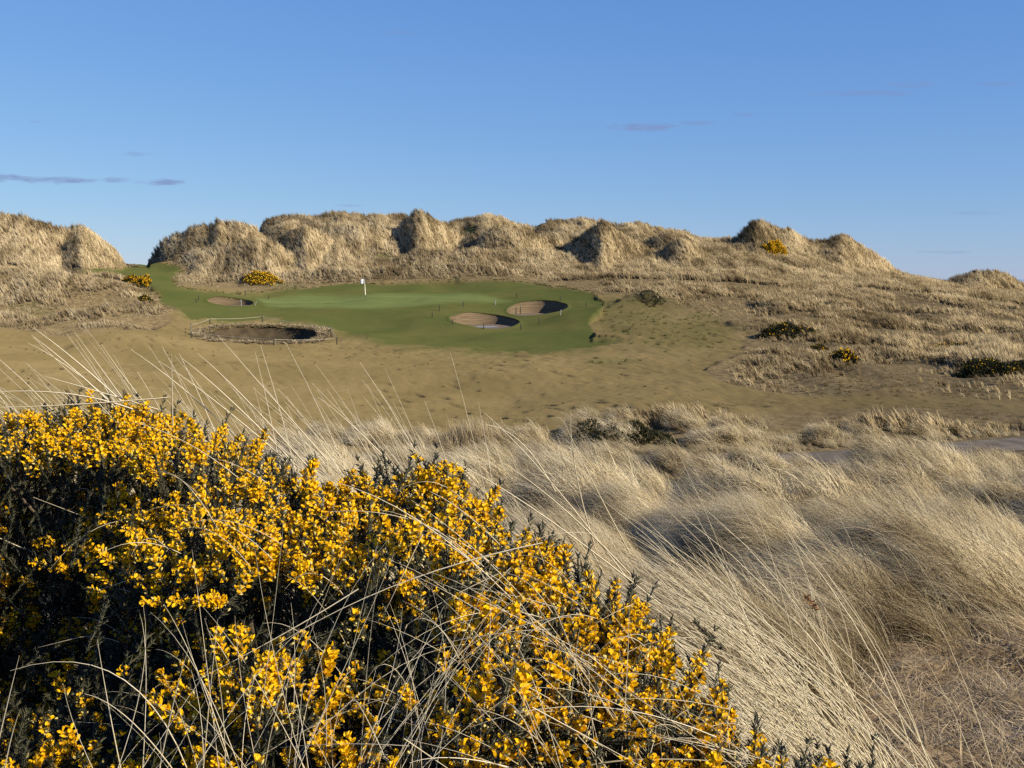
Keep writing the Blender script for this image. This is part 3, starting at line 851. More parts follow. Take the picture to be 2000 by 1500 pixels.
# zone 4: the dune ridge
x, Y = sample(185000, 138, 214, .6)
z = ground(x, Y); px, py = project(x, Y, z)
fa, ga = fairness(x, Y)
vis = visible(x, Y, z, 1.2, .008)
olive = bilin(extra, x/Y, Y)
keep = vis & (fa < .5) & (ga < .25) & (rng.random(len(x)) > olive*1.3) & ((Y > 146) | (px < 262))
x, Y = x[keep], Y[keep]
hs = .92+.5*fbm(x/3, Y/3, 97, 2)
fdx = bilin(fdist, x/Y, Y)+10*fbm(x/4, Y/5, 131, 2)
px, _ = project(x, Y, ground(x, Y))
hs = hs*(.38+.62*sstep(0, np.where(px < 270, 9.0, 30.0), -fdx))
scatter('dune_grass', x, Y, .36, .70, C_dune, 10, 'shaggy straw coloured marram grass covering the dune ridge', 'grass', hs=hs, rz=.22, fl=.6, flat=1.3, streak=1.0)
# zone 5: nubbly low tufts on fairway mounds and rough edges
x, Y = sample(60000, 50, 140, .6)
z = ground(x, Y); px, py = project(x, Y, z)
fa, ga = fairness(x, Y); pdv, _ = path_dist(x, Y)
bump = bilin(BUMP, x/Y, Y)
hum = fbm(x/5, Y/7, 99, 3)
dens = np.clip(.12+.3*np.clip(bump*1.2, 0, 1)+.9*hum, 0, .8)
dens *= 1-.93*sstep(.5, .9, fa)
keep = visible(x, Y, z, .3) & (ga < .1) & (rng.random(len(x)) < dens) & (pdv > 2.0) & ~in_bunker(x, Y, 1.5)
x, Y = x[keep], Y[keep]
scatter('rough_grass', x, Y, .22, .5, C_rough, 8, 'short nubbly dry turf on the fairway mounds', 'grass', rz=.6, flat=.8)
# zone 6: greenish rough on the shoulder right of the green and in hollows
x, Y = sample(60000, 60, 205, .6)
z = ground(x, Y)
ol = bilin(extra, x/Y, Y); ga = bilin(green_a, x/Y, Y)
px, py = project(x, Y, z)
edge = (ga > .02) & (ga < .5) & (py < 600)
keep = visible(x, Y, z, .3) & ((rng.random(len(x)) < ol*.4) | (edge & (rng.random(len(x)) < .9))) & (ga < .5) & ~in_bunker(x, Y, 1.5)
x, Y = x[keep], Y[keep]
scatter('green_rough', x, Y, .5, 1.0, C_grn, 6, 'olive green rough grass edging the green', 'grass', rz=1.0)
# zone 7: matted dead litter on the bare bank, bottom right
x, Y = sample(20000, 2.5, 9, .7)
sa = bilin(sand_a, x/Y, Y)
keep = rng.random(len(x)) < sa
x, Y = x[keep], Y[keep]
scatter('dead_litter', x, Y, .6, 1.2, C_litter, 8, 'matted dead grass litter on bare sandy ground', 'litter', rz=3.0)

# ------------------------------------------------------------------ bunkers
BLAB = ['small round bunker with dark right half left of the flag',
        'wide bunker ringed by pale dead turf and a rope',
        'oval sod-walled bunker with pale puddle, nearer of the two right of the flag',
        'oval sod-walled bunker farther right behind the other oval one']
def ring_sheet(mb, rings, a=0.0):
    rings = [np.asarray(r, float) for r in rings]; n = len(rings[0]); m = len(rings)
    V = np.concatenate(rings); i = np.arange(m-1)[:, None]; j = np.arange(n)[None, :]
    Q = np.stack([i*n+j, i*n+(j+1) % n, (i+1)*n+(j+1) % n, (i+1)*n+j], -1).reshape(-1, 4)
    mb.add(V, None, Q, a)
for bi, b in enumerate(BUNKERS):
    c = np.array([b['cx'], b['cy']]); ring = b['ring']
    n = len(ring)
    def rr(k, wob=0):
        return c + (ring-c)*k
    zf = float(ground(b['cx'], b['pf'][1])); zb = float(ground(b['cx'], b['pb'][1]))
    floor_z = zf - b['depth']
    g0 = empty('sand_bunker', (b['cx'], b['cy'], floor_z))
    tag(g0, BLAB[bi], 'bunker', 'bunkers around the green')
    off = np.array(g0.location)
    def sheet(k, dz):
        q = rr(k); return np.column_stack([q, ground(q[:, 0], q[:, 1])+dz])
    top = sheet(1.0, .03)
    # sod wall: steps of stacked turf leaning in
    W = MB(); rings = []
    steps = 9
    for s_ in range(steps+1):
        t = s_/steps
        for e in (0, 1):
            q = rr(1.0-.10*t-.004*e)
            zz = top[:, 2]*(1-t) + floor_z*t
            if e: zz = zz-.01
            rings.append(np.column_stack([q, zz]))
    ring_sheet(W, rings)
    obj('sod_wall', W.mesh('sod_wall', off=off), M_sod if bi != 1 else M_oldsod, g0)
    Fm = MB(); fl = []
    for k in (.905, .7, .45, .2, .02):
        q = rr(k); fl.append(np.column_stack([q, np.full(n, floor_z+.02+.25*(k-.2)**2)]))
    ring_sheet(Fm, fl)
    obj('sand_floor', Fm.mesh('sand_floor', off=off), M_sand if bi != 1 else M_oldsod, g0)
    # turf lip rolling over the edge
    Lm = MB()
    ring_sheet(Lm, [sheet(1.14, -.05), sheet(1.09, .04), sheet(1.04, .09), sheet(1.0, .10), sheet(.985, .06), sheet(.985, .0)])
    me = Lm.mesh('turf_lip', off=off)
    nv = len(me.vertices)
    for nm, v in (('green', 1.0 if bi != 1 else .25), ('fair', 1.0), ('putt', 0.0), ('sand', 0.0)):
        a = me.attributes.new(nm, 'FLOAT', 'POINT'); a.data.foreach_set('value', np.full(nv, v, np.float32))
    obj('turf_lip', me, M_ground, g0)
    if bi == 2:
        Pm = MB(); q = on_ground(950, 641, 60)
        th = np.linspace(0, 2*math.pi, 25)[:-1]
        cc = np.array([b['cx']+.2, b['cy']+b['ry']*.25])
        rg = [np.column_stack([cc[0]+k*1.3*np.cos(th), cc[1]+k*2.0*np.sin(th), np.full(24, floor_z+.05)]) for k in (1, .6, .02)]
        ring_sheet(Pm, rg); obj('puddle', Pm.mesh('puddle', off=off), plain('puddle', (.24,.235,.225), .6, .1, 3), g0)
    if bi == 1:   # ragged dead turf round the rim
        rm = MB(); r = np.random.default_rng(5)
        for k in range(1500):
            a = r.uniform(0, 2*math.pi); kk = r.uniform(1.0, 1.17)
            p = np.array([b['cx']+b['rx']*kk*math.cos(a), b['cy']+b['ry']*kk*math.sin(a), 0.0])
            p[2] = float(ground(p[0], p[1]))
            Vv, Qv, Av = make_clump(1000+k, 9, .25, .6, .085, .16, .7, .7, 1.6, 2)
            rm.add(Vv*np.array([1.25,1.25,1.0])+p, None, Qv, Av)
        o = obj('dead_turf_rim', rm.mesh('dead_turf_rim', off=off), M_rim, g0); o['kind'] = 'stuff'

# ------------------------------------------------------------------ posts and rope
POSTS = [ # px, base, top, label, pale, lean
 (374,660,647,'short dark post at the left end of the roped bunker, near rope corner',0,0),
 (373.5,646,632,'dark post standing behind the left end of the roped bunker, far rope corner',0,0),
 (410,633.5,621,'dark post holding the rope at the far left of the roped bunker',0,0),
 (513,629,617,'dark post in the middle of the rope behind the wide bunker',0,.1),
 (646,650,637.5,'dark post at the far right corner of the rope by the green edge',0,.06),
 (658,673,659,'dark post at the near right corner of the roped bunker',0,0),
 (535,674.5,661,'thin dark post at the near edge of the roped bunker',0,0),
 (383.5,591,584,'short dark stake on the left of the small left bunker, lower of two',0,0),
 (388,586,576,'dark stake on the left of the small left bunker, taller of two',0,0),
 (479,578,567,'dark stake directly behind the small left bunker',0,0),
 (524,584,576.5,'leaning stake on the turf far right of the small left bunker',0,-.25),
 (498,597,588.5,'pale leaning stake at the right rim of the small left bunker',1,-.3),
 (471,597,585,'grey stake standing against the dark shade of the small left bunker',1,0),
 (844.5,620,609.5,'dark stake farthest left of the near oval bunker',0,0),
 (858.3,607.5,595,'dark stake behind left of the near oval bunker',0,0),
 (905,598.5,589,'dark stake directly behind the near oval bunker on the putting surface edge',0,0),
 (884.5,634,623,'slanted dark stake on the left rim of the near oval bunker',0,.12),
 (945,644,633,'dark stake at the near rim of the near oval bunker beside the puddle',0,0),
 (1017.5,644,632,'dark stake at the right tip of the near oval bunker',0,0),
 (967,595.5,586,'thin pale stake left of the far oval bunker',1,0),
 (1009.5,582,571.5,'dark stake behind the left end of the far oval bunker',0,0),
 (1094.5,588.5,578.5,'dark stake behind the right end of the far oval bunker',0,0),
 (1008,610,599.5,'brown stake at the near left rim of the far oval bunker, left of a pair',0,0),
 (1016.5,609.5,598.5,'brown stake at the near left rim of the far oval bunker, right of a pair',0,0),
 (1053,632,620,'dark stake on the turf between the two oval bunkers',0,0),
 (1094,615.5,605,'pale leaning stake against the dark shade of the far oval bunker',1,-.15),
 (1145,600,589.5,'faint green stake right of the far oval bunker',0,0),
]
tops = {}
for (px, pb_, pt, lab, pale, lean) in POSTS:
    p = raycast(px, pb_, ZG, 60); p[2] = float(ground(p[0], p[1]))
    h = (pb_-pt)/F*p[1]
    mb = MB(); r_ = .055
    zz = np.array([-.25, 0, h*.5, h-.03, h])
    tube(mb, np.column_stack([-lean*np.maximum(zz,0), zz*0, zz]), [r_*1.05, r_*1.05, r_, r_*.95, r_*.6], 8)
    o = obj('bunker_stake', mb.mesh('bunker_stake'), M_postpale if pale else M_post)
    o.location = p
    tag(o, lab, 'stake', 'stakes around the bunkers')
    tops[(px, pt)] = p + np.array([-lean*h, 0, h-.08])
rp = [tops[(374,647)], tops[(373.5,632)], tops[(410,621)], tops[(513,617)], tops[(646,637.5)], tops[(658,659)], tops[(535,661)], tops[(374,647)]]
mb = MB()
for a, c in zip(rp[:-1], rp[1:]):
    t = np.linspace(0, 1, 9)[:, None]
    seg_ = a*(1-t)+c*t; seg_[:, 2] -= (.10*4*t*(1-t))[:, 0]
    tube(mb, seg_, .014, 5)
o = obj('boundary_rope', mb.mesh('boundary_rope', off=rp[0]), M_rope); o.location = rp[0]
tag(o, 'pale rope strung between the dark posts around the wide bunker', 'rope')

# flagstick
fp = on_ground(714, 588, 60)
fh = (588-545)/F*fp[1]
fs = empty('flagstick', fp)
tag(fs, 'golf flagstick with small white flag standing on the putting green', 'flagstick')
mb = MB(); tube(mb, [(0,0,-.1),(-.01,0,fh*.27)], .035, 8); obj('lower_pole', mb.mesh('lower_pole'), M_poled, fs)
mb = MB(); tube(mb, [(-.01,0,fh*.27),(-.06,0,fh*.7),(-.12,0,fh)], [.04,.038,.03], 8); obj('upper_pole', mb.mesh('upper_pole'), M_polew, fs)
gx, gz = np.meshgrid(np.linspace(0, 1, 12), np.linspace(0, 1, 8))
fv = np.stack([-.10-.50*gx, .10*np.sin(gx*7)*gx+.04*gz, fh-.02-.55*gz-.05*gx], -1).reshape(-1, 3)
ii = np.arange(96).reshape(8, 12)
fq = np.stack([ii[:-1,:-1], ii[:-1,1:], ii[1:,1:], ii[1:,:-1]], -1).reshape(-1, 4)
fo = obj('flag', mesh_np('flag', fv, None, fq), M_flag, fs)
so = fo.modifiers.new('thick', 'SOLIDIFY'); so.thickness = .01

# ------------------------------------------------------------------ distant gorse bushes and tussocks
def far_gorse(px, pyb, wpx, hpx, yellow, label, seed, group='gorse bushes on the far slopes', tilt=0.0, leaf=.125, name='gorse_bush', cat='bush'):
    r = np.random.default_rng(seed)
    p = on_ground(px, pyb, 30)
    w = wpx/F*p[1]/2; h = hpx/F*p[1]*.72
    root = empty(name, p); tag(root, label, cat, group)
    n = int(np.clip(900*w*max(h, .6)/leaf*.16, 500, 2600))
    def surf(k, lo=.0):
        th = r.uniform(0, 2*math.pi, k); ph = np.arccos(r.uniform(lo, 1, k)); rad = r.uniform(.55, 1.05, k)**.5
        d = np.stack([np.sin(ph)*np.cos(th), np.sin(ph)*np.sin(th), np.cos(ph)], 1)
        lump = 1+.55*vnoise(d[:, 0]*3+seed, d[:, 2]*3+d[:, 1]*2.2, seed)+.3*vnoise(d[:, 0]*7, d[:, 2]*6+d[:, 1]*4, seed+1)
        q = d*np.array([w, min(w, 2.2), h*1.0])*(rad*lump)[:, None]
        q[:, 2] -= tilt*q[:, 0]
        gz = ground(p[0]+q[:, 0], p[1]+q[:, 1])-p[2]
        q[:, 2] += gz
        return q, d
    q, d = surf(n)
    mb = MB()
    # spiky shoots: two crossed thin triangles
    up = d*.7+np.array([0, 0, .7])+r.normal(0, .35, (n, 3)); up /= np.linalg.norm(up, axis=1)[:, None]
    sd_ = np.cross(up, r.normal(0, 1, (n, 3))); sd_ /= np.linalg.norm(sd_, axis=1)[:, None]
    ln = leaf*r.uniform(.8, 2.0, n)[:, None]; wd = leaf*r.uniform(.3, .55, n)[:, None]
    s2 = np.cross(up, sd_)
    Vv = np.stack([q-sd_*wd, q+sd_*wd, q+up*ln, q-s2*wd, q+s2*wd, q+up*ln], 1).reshape(-1, 3)
    T = np.arange(n*6).reshape(-1, 3)
    mb.add(Vv, T, None, np.repeat(np.clip(r.normal(.45, .3, n), 0, 1), 6))
    f = obj('foliage', mb.mesh('foliage', smooth=False), M_farspine, root)
    if yellow > 0:
        m = int(n*yellow*1.8)
        q, d = surf(m, .12); q *= 1.06; q[:, 2] += .05
        mask = vnoise(q[:, 0]*1.6+3, q[:, 2]*2+q[:, 1], seed+9) > .05-.6*yellow
        q = q[mask]; m = len(q); d = d[mask]
        if m:
            mb = MB(); s_ = leaf*.5*r.uniform(.6, 1.3, m)[:, None]
            a = r.normal(0, 1, (m, 3)); a /= np.linalg.norm(a, axis=1)[:, None]
            c_ = np.cross(a, d+r.normal(0, .4, (m, 3))); c_ /= np.linalg.norm(c_, axis=1)[:, None]+1e-6
            e_ = np.cross(c_, a)
            Vv = np.stack([q-c_*s_, q+e_*s_, q+c_*s_, q-e_*s_+a*s_*.5], 1).reshape(-1, 3)
            mb.add(Vv, None, np.arange(m*4).reshape(-1, 4), np.repeat(r.uniform(0, .85, m), 4))
            o = obj('blossom', mb.mesh('blossom', smooth=False), M_petal, root)
    mb = MB()
    for k in range(7):
        a = r.uniform(0, 2*math.pi)
        e_ = np.array([.5*w*math.cos(a), .5*min(w, 2)*math.sin(a), h*.6])
        tube(mb, [np.array([0, 0, -.1]), e_*.5*np.array([.7, .7, 1]), e_], [.05, .04, .02], 5)
    obj('stem', mb.mesh('stem'), M_wood, root)
    return root
far_gorse(257, 553, 30, 19, .55, 'low yellow gorse on the bank beside the gap, left of two', 1)
far_gorse(281, 560, 26, 26, .55, 'upright yellow gorse on the bank beside the gap, right of two', 2)
far_gorse(510, 549, 64, 24, .6, 'wide yellow flowering gorse behind the small left bunker', 3)
far_gorse(1514, 495, 40, 32, .95, 'bright yellow gorse high on the right dune below the peak', 4)
far_gorse(1540, 658, 104, 34, .06, 'dark sprawling gorse with few flowers on the right slope', 5, tilt=-.0)
far_gorse(1645, 712, 50, 36, .28, 'round gorse flecked with yellow, alone on the lower right slope', 6)
far_gorse(1868, 692, 90, 22, .3, 'thin low streak of yellow gorse in the grass above the dark one', 7)
far_gorse(1925, 732, 110, 36, .05, 'large dark gorse with yellow top near the right edge', 8)
far_gorse(2000, 728, 90, 30, .02, 'dark green gorse without flowers next to the large one', 9)
far_gorse(1272, 579, 52, 3, .0, 'low dark heather patch on the shoulder right of the green', 10, leaf=.06, name='heather_patch', cat='shrub')
far_gorse(1160, 858, 110, 34, .0, 'dark green gorse with jagged top above the path, left of two', 12, leaf=.10)
far_gorse(1250, 848, 130, 24, .0, 'lower olive gorse above the path joining the jagged one', 13, leaf=.10)
far_gorse(1600, 684, 34, 10, .2, 'tiny low gorse between the sprawling and the round one', 14)
far_gorse(285, 588, 26, 14, .15, 'small olive gorse at the foot of the bank below the yellow pair', 15)

def tussock(px, py, w, h, n, label, mat, seed):
    p = on_ground(px, py, 20)
    sc = p[1]/F
    r = np.random.default_rng(seed); mb = MB()
    for k in range(n):
        Vv, Qv, Av = make_clump(seed*50+k, 14, .5*h*sc, 1.0*h*sc, .018, .15, .12, .35, 1.4, 4)
        o2 = np.array([r.normal(0, .25)*w*sc, r.normal(0, .5), 0.0])
        o2[2] = float(ground(p[0]+o2[0], p[1]+o2[1])-p[2])
        mb.add(Vv*np.array([1, 1, 1])+o2, None, Qv, Av)
    o = obj('grass_tussock', mb.mesh('grass_tussock'), mat); o.location = p
    tag(o, label, 'tussock'); return o
tussock(925, 868, 95, 62, 90, 'pale upright reedy grass tussock beside the path behind the gorse', M_rim, 21)

exec_bush = True
# ------------------------------------------------------------------ the big gorse bush
BUSH_TOP = [(-420,830,3.25),(-150,806,3.2),(0,802,3.1),(45,800,3.05),(70,812,3.05),(95,792,3.0),(130,782,3.0),(190,779,2.95),(260,796,2.9),(330,808,2.85),(400,830,2.75),(480,872,2.65),(550,895,2.55),(610,915,2.48),(690,940,2.4),(735,905,2.35),(790,896,2.3),(850,908,2.25),(910,940,2.2),(960,975,2.15),(1000,1035,2.1),(1060,1060,2.08),(1120,1072,2.05),(1190,1092,2.0),(1260,1142,1.95),(1340,1198,1.9),(1420,1255,1.85),(1500,1335,1.8),(1560,1405,1.75),(1640,1490,1.68),(1720,1560,1.62)]
bt = np.array(BUSH_TOP, float)
bt[:, 0] -= np.where(bt[:, 0] > 900, np.clip((bt[:, 0]-900)/300, 0, 1)*75+np.clip((bt[:, 0]-1250)/300, 0, 1)*85, 0)
def bush_top(px): return np.interp(px, bt[:, 0], bt[:, 1]), np.interp(px, bt[:, 0], bt[:, 2])
HOLLOWS = [(90,960,150,80,.5),(90,1260,330,330,.62),(240,1090,100,60,.3),(60,1290,80,120,.25),(330,1240,140,80,.18),(770,985,55,60,.16),(790,1110,60,60,.2),(1030,1260,60,50,.15),(900,1290,120,40,.18),(480,1180,90,60,.2),(860,1420,120,50,.2),(350,1420,200,60,.2)]
def bush_point(px, py):
    """bush surface point seen through (px, py); arrays"""
    top, yt = bush_top(px)
    yb = np.interp(px, [-400, 0, 1000, 1720], [1.38, 1.32, 1.28, 1.45])
    t = np.clip((1560-py)/(1560-top), 0, 1.0)
    Y = 1/((1-t)/yb + t/yt)
    lump = 0.24*vnoise(px/170, py/120, 201)+.10*vnoise(px/65, py/52, 202)
    Y = Y*(1+lump*np.minimum(1, (1-t)*6+.15))
    dep = np.zeros_like(Y)
    for (cx, cy, rx, ry, d) in HOLLOWS:
        dep = np.maximum(dep, d*np.clip(1.25-np.hypot((px-cx)/rx, (py-cy)/ry), 0, 1))
    Y = Y+dep
    u = u_px(px, py); tz = tan_py(py)
    bush_point.lump = lump
    return np.stack([u*Y, Y, tz*Y], -1), dep
def bush_normal(px, py):
    e = 14.0
    a, _ = bush_point(px-e, py); b, _ = bush_point(px+e, py); c, _ = bush_point(px, py+e); d, _ = bush_point(px, py-e)
    n = np.cross(b-a, d-c); n /= np.linalg.norm(n, axis=-1)[..., None]+1e-9
    n = np.where((n[..., 2:3] < 0), -n, n)
    return n

def spine_piece(r, L_, nsp, width=.0016):
    """one spiny shoot along +Z, length L_: stem + spines"""
    V, T, A = [], [], []
    def spike(b, d, ln, w, a):
        d = d/np.linalg.norm(d)
        s1 = np.cross(d, r.normal(0, 1, 3)); s1 /= np.linalg.norm(s1); s2 = np.cross(d, s1)
        n0 = len(V)
        for k in range(3):
            an = k*2.094
            V.append(b+w*(math.cos(an)*s1+math.sin(an)*s2))
        V.append(b+d*ln)
        for k in range(3): T.append((n0+k, n0+(k+1) % 3, n0+3))
        A.extend([a*.8, a*.8, a*.8, min(1, a+.15)])
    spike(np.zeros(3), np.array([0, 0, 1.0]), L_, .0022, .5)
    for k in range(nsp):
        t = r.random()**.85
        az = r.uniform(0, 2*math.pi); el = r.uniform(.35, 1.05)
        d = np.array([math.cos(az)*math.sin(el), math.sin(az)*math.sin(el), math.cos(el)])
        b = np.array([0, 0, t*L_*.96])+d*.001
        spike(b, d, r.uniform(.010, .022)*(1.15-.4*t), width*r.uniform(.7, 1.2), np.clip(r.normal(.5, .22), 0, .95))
    return np.array(V), np.array(T), np.array(A)
def flower_piece(r, s=.0085):
    """pea flower, opening along +X, banner up +Z"""
    V, Q, A = [], [], []
    tone = np.clip(r.normal(.45, .22), 0, .85)
    def patch(fn, nu, nv, a):
        n0 = len(V)
        for i in range(nu+1):
            for j in range(nv+1):
                V.append(fn(i/nu, j/nv)); A.append(a)
        for i in range(nu):
            for j in range(nv):
                k = n0+i*(nv+1)+j
                Q.append((k, k+1, k+nv+2, k+nv+1))
    op = r.uniform(.2, .75)
    def banner(u, v):
        w = (u-.5)*2; hgt = v
        wid = 1.0*math.sin(math.pi*min(1, .12+.80*hgt))**.7
        y = w*wid*.95
        return np.array([.15+op*abs(w)**1.3*.9*(.3+hgt)-.45*hgt*hgt+.15*hgt, y*.85, -.1+1.75*hgt-.22*hgt*w*w])*s
    patch(banner, 4, 3, tone)
    for sg in (-1, 1):
        spread = r.uniform(.05, .35)
        def wing(u, v):
            ln = u; ww = math.sin(math.pi*min(1, .1+.85*u))**.6
            return np.array([.1+1.5*ln, sg*(.16+spread*ln+.12*v), -.1+.35*ln*(1-ln)+ww*(v-.5)*.75+.1*ln])*s
        patch(wing, 3, 1, np.clip(tone+.12, 0, .88))
    def keel(u, v):
        return np.array([.1+1.25*u, (v-.5)*.3*math.sin(math.pi*min(1, .1+.85*u)), -.35+.05*u+.3*abs(v-.5)*2])*s
    patch(keel, 2, 2, np.clip(tone+.2, 0, .88))
    # calyx
    def cal(u, v):
        an = v*2*math.pi
        rr_ = .26*math.sin(math.pi*(.15+.7*u))
        return np.array([-.6+.9*u, rr_*math.cos(an), rr_*math.sin(an)-.1])*s
    patch(cal, 2, 4, .95)
    return np.array(V), np.array(Q), np.array(A)
def bud_piece(r, s=.0036):
    V, Q, A = [], [], []
    for i in range(4):
        t = i/3; rr_ = .75*math.sin(math.pi*(.08+.86*t))**.8
        for j in range(5):
            an = j*2*math.pi/5
            V.append(np.array([(-.2+2.6*t), rr_*math.cos(an), rr_*math.sin(an)])*s); A.append(.95+.05*t if t < .7 else .9)
    for i in range(3):
        for j in range(5):
            Q.append((i*5+j, i*5+(j+1) % 5, (i+1)*5+(j+1) % 5, (i+1)*5+j))
    return np.array(V), np.array(Q), np.array(A)
def rot_to(d, spin):
    """matrix taking +Z to d with spin about it"""
    d = d/np.linalg.norm(d)
    a = np.array([1.0, 0, 0]) if abs(d[0]) < .9 else np.array([0, 1.0, 0])
    x_ = np.cross(a, d); x_ /= np.linalg.norm(x_); y_ = np.cross(d, x_)
    c_, s_ = math.cos(spin), math.sin(spin)
    return np.stack([x_*c_+y_*s_, -x_*s_+y_*c_, d], 1)
rb = np.random.default_rng(77)
SPIKES = [spine_piece(rb, rb.uniform(.09, .15), 85) for _ in range(10)]
SPIKES_LOW = [spine_piece(rb, rb.uniform(.10, .16), 45, .0022) for _ in range(6)]
FLOWERS = [flower_piece(rb, rb.uniform(.0054, .0072)) for _ in range(16)]
BUDS = [bud_piece(rb, rb.uniform(.003, .0042)) for _ in range(4)]
def cluster_variant(r, nf, L_):
    Vs, Qs, As, n0 = [], [], [], 0
    for k in range(nf):
        t = 1.02-.50*(k+.5)/nf*r.uniform(.8, 1.1)
        az = k*2.4+r.normal(0, .35); el = r.uniform(.75, 1.35)
        d = np.array([math.cos(az)*math.sin(el), math.sin(az)*math.sin(el), math.cos(el)])
        Vf, Qf, Af = FLOWERS[r.integers(len(FLOWERS))]
        # +X -> d, +Z -> towards shoot tip
        zt = np.array([0, 0, 1.0])-d*d[2]; zt /= np.linalg.norm(zt)+1e-6
        M_ = np.stack([d, np.cross(zt, d), zt], 1)
        Vv = Vf@M_.T + np.array([0, 0, t*L_]) + d*r.uniform(.004, .010)
        Vs.append(Vv); Qs.append(Qf+n0); As.append(Af); n0 += len(Vv)
    for k in range(r.integers(3, 8)):
        t = r.uniform(.35, 1.0); az = r.uniform(0, 6.28); el = r.uniform(.3, 1.0)
        d = np.array([math.cos(az)*math.sin(el), math.sin(az)*math.sin(el), math.cos(el)])
        Vf, Qf, Af = BUDS[r.integers(len(BUDS))]
        zt = np.array([0, 0, 1.0])-d*d[2]; zt /= np.linalg.norm(zt)+1e-6
        M_ = np.stack([d, np.cross(zt, d), zt], 1)
        Vv = Vf@M_.T+np.array([0, 0, t*L_])+d*.008
        Vs.append(Vv); Qs.append(Qf+n0); As.append(Af); n0 += len(Vv)
    return np.concatenate(Vs), np.concatenate(Qs), np.concatenate(As)
CLUSTERS = [cluster_variant(rb, int(n_), .12) for n_ in (6, 8, 11, 13, 15, 17, 20, 24, 10, 18)]


broot = empty('gorse_bush', (0.0, 2.2, float(ground(0.0, 2.2))))
tag(broot, 'big gorse bush covered in golden yellow flowers filling the lower left', 'bush')
boff = np.array(broot.location)
# sprig positions: uniform over surface area (approximately) by rejection on Y^2 in pixel space
N = 14000
spx = rb.uniform(-420, 1715, N*2); top, _ = bush_top(spx)
spy = rb.uniform(0, 1, N*2)*(1640-top)+top+6
pos, dep = bush_point(spx, spy); lum = bush_point.lump
acc = rb.random(N*2) < (pos[:, 1]**2*(1640-top))/(9.8*840)*1.15
spx, spy, pos, dep, lum = spx[acc], spy[acc], pos[acc], dep[acc], lum[acc]
nrmb = bush_normal(spx, spy)
layer = rb.random(len(spx))
depth_in = np.where(layer < .55, rb.uniform(-.035, .035, len(spx)), rb.uniform(.04, .26, len(spx)))
pos = pos - nrmb*depth_in[:, None] - np.array([0, 0, .10])
print('sprigs', len(pos))
fol = MB(); flo = MB(); cl_objs = []
fn = fbm(spx/95, spy/75, 301, 3) + .12
patchy = vnoise(spx/260, spy/200, 305)
cand = []
SV, ST, SA = [], [], []
for i in range(len(pos)):
    inner = depth_in[i] > .04
    d = nrmb[i]*.75+np.array([0, 0, .65])+rb.normal(0, .32, 3)
    M_ = rot_to(d, rb.uniform(0, 6.28)); sc = rb.uniform(.65, 1.02)
    Vs, Ts, As = (SPIKES_LOW if inner else SPIKES)[rb.integers(6 if inner else 10)]
    fol.add(Vs@M_.T*sc+pos[i], Ts, None, np.clip(As*rb.uniform(.7, 1.25), 0, 1))
    if not inner and rb.random() < .35:
        for q_ in range(rb.integers(2, 6)):
            Vb, Qb, Ab = BUDS[rb.integers(4)]
            el = rb.uniform(.3, 1.1); az = rb.uniform(0, 6.28)
            db = np.array([math.cos(az)*math.sin(el), math.sin(az)*math.sin(el), math.cos(el)])
            zt = np.array([0, 0, 1.0])-db*db[2]; zt /= np.linalg.norm(zt)+1e-6
            Mb = np.stack([db, np.cross(zt, db), zt], 1)
            flo.add((Vb@Mb.T+np.array([0, 0, rb.uniform(.04, .12)])+db*.009)@M_.T*sc+pos[i], None, Qb, Ab)
    if not inner:
        pr = np.clip(.52+2.1*fn[i]+.7*patchy[i]-.55*dep[i]-4.5*lum[i]+.22*np.clip((spx[i]-850)/300, 0, 1), .01, .97)
        left = np.clip((420-spx[i])/420, 0, 1)*np.clip((spy[i]-880)/200, 0, 1)
        pr *= 1-.45*left
        if rb.random() < pr:
            k = rb.integers(len(CLUSTERS))
            cand.append((i, k, M_, sc))
sizes = sorted(range(len(cand)), key=lambda c: (pos[cand[c][0]][1] if (0 < spx[cand[c][0]] < 1950 and spy[cand[c][0]] < 1490) else 99)/(len(CLUSTERS[cand[c][1]][0])**.5))
big = set(sizes[:100])
cl_mesh = [mesh_np('flower_cluster', c[0], None, c[1], {'shade': c[2]}) for c in CLUSTERS]
for m_ in cl_mesh: m_.materials.append(M_petal)
for ci, (i, k, M_, sc) in enumerate(cand):
    if ci in big:
        o = bpy.data.objects.new('flower_cluster', cl_mesh[k]); COL.objects.link(o); o.parent = broot
        m4 = Matrix([[*(M_[r_]*sc), pos[i][r_]-boff[r_]] for r_ in range(3)]+[[0, 0, 0, 1]])
        o.matrix_local = m4
    else:
        c = CLUSTERS[k]
        flo.add(c[0]@M_.T*sc+pos[i], None, c[1], np.clip(c[2]+(rb.normal(0, .06) if False else 0), 0, 1))
print('clusters', len(cand))
# back of the bush, out of the photographer's sight
for k in range(700):
    px = rb.uniform(-420, 1700); tp, yt = bush_top(px); p0, _ = bush_point(np.array([px]), np.array([tp+4.0])); p0 = p0[0]
    s_ = rb.random(); Yb = p0[1]+.75*s_; zb = p0[2]-.12+(float(ground(p0[0], Yb))-p0[2]+.12)*s_**1.8
    d = np.array([rb.normal(0, .3), .6, .7+rb.normal(0, .2)]); M_ = rot_to(d, rb.uniform(0, 6.28))
    p = np.array([p0[0]*Yb/p0[1], Yb, zb])
    Vs, Ts, As = SPIKES_LOW[rb.integers(6)]
    fol.add(Vs@M_.T*1.3+p, Ts, None, As)
    if rb.random() < .35:
        c = CLUSTERS[rb.integers(10)]; flo.add(c[0]@M_.T*1.1+p, None, c[1], c[2])
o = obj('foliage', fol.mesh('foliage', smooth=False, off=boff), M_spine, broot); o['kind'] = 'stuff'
o = obj('blossom', flo.mesh('blossom', smooth=True, off=boff), M_petal, broot); o['kind'] = 'stuff'
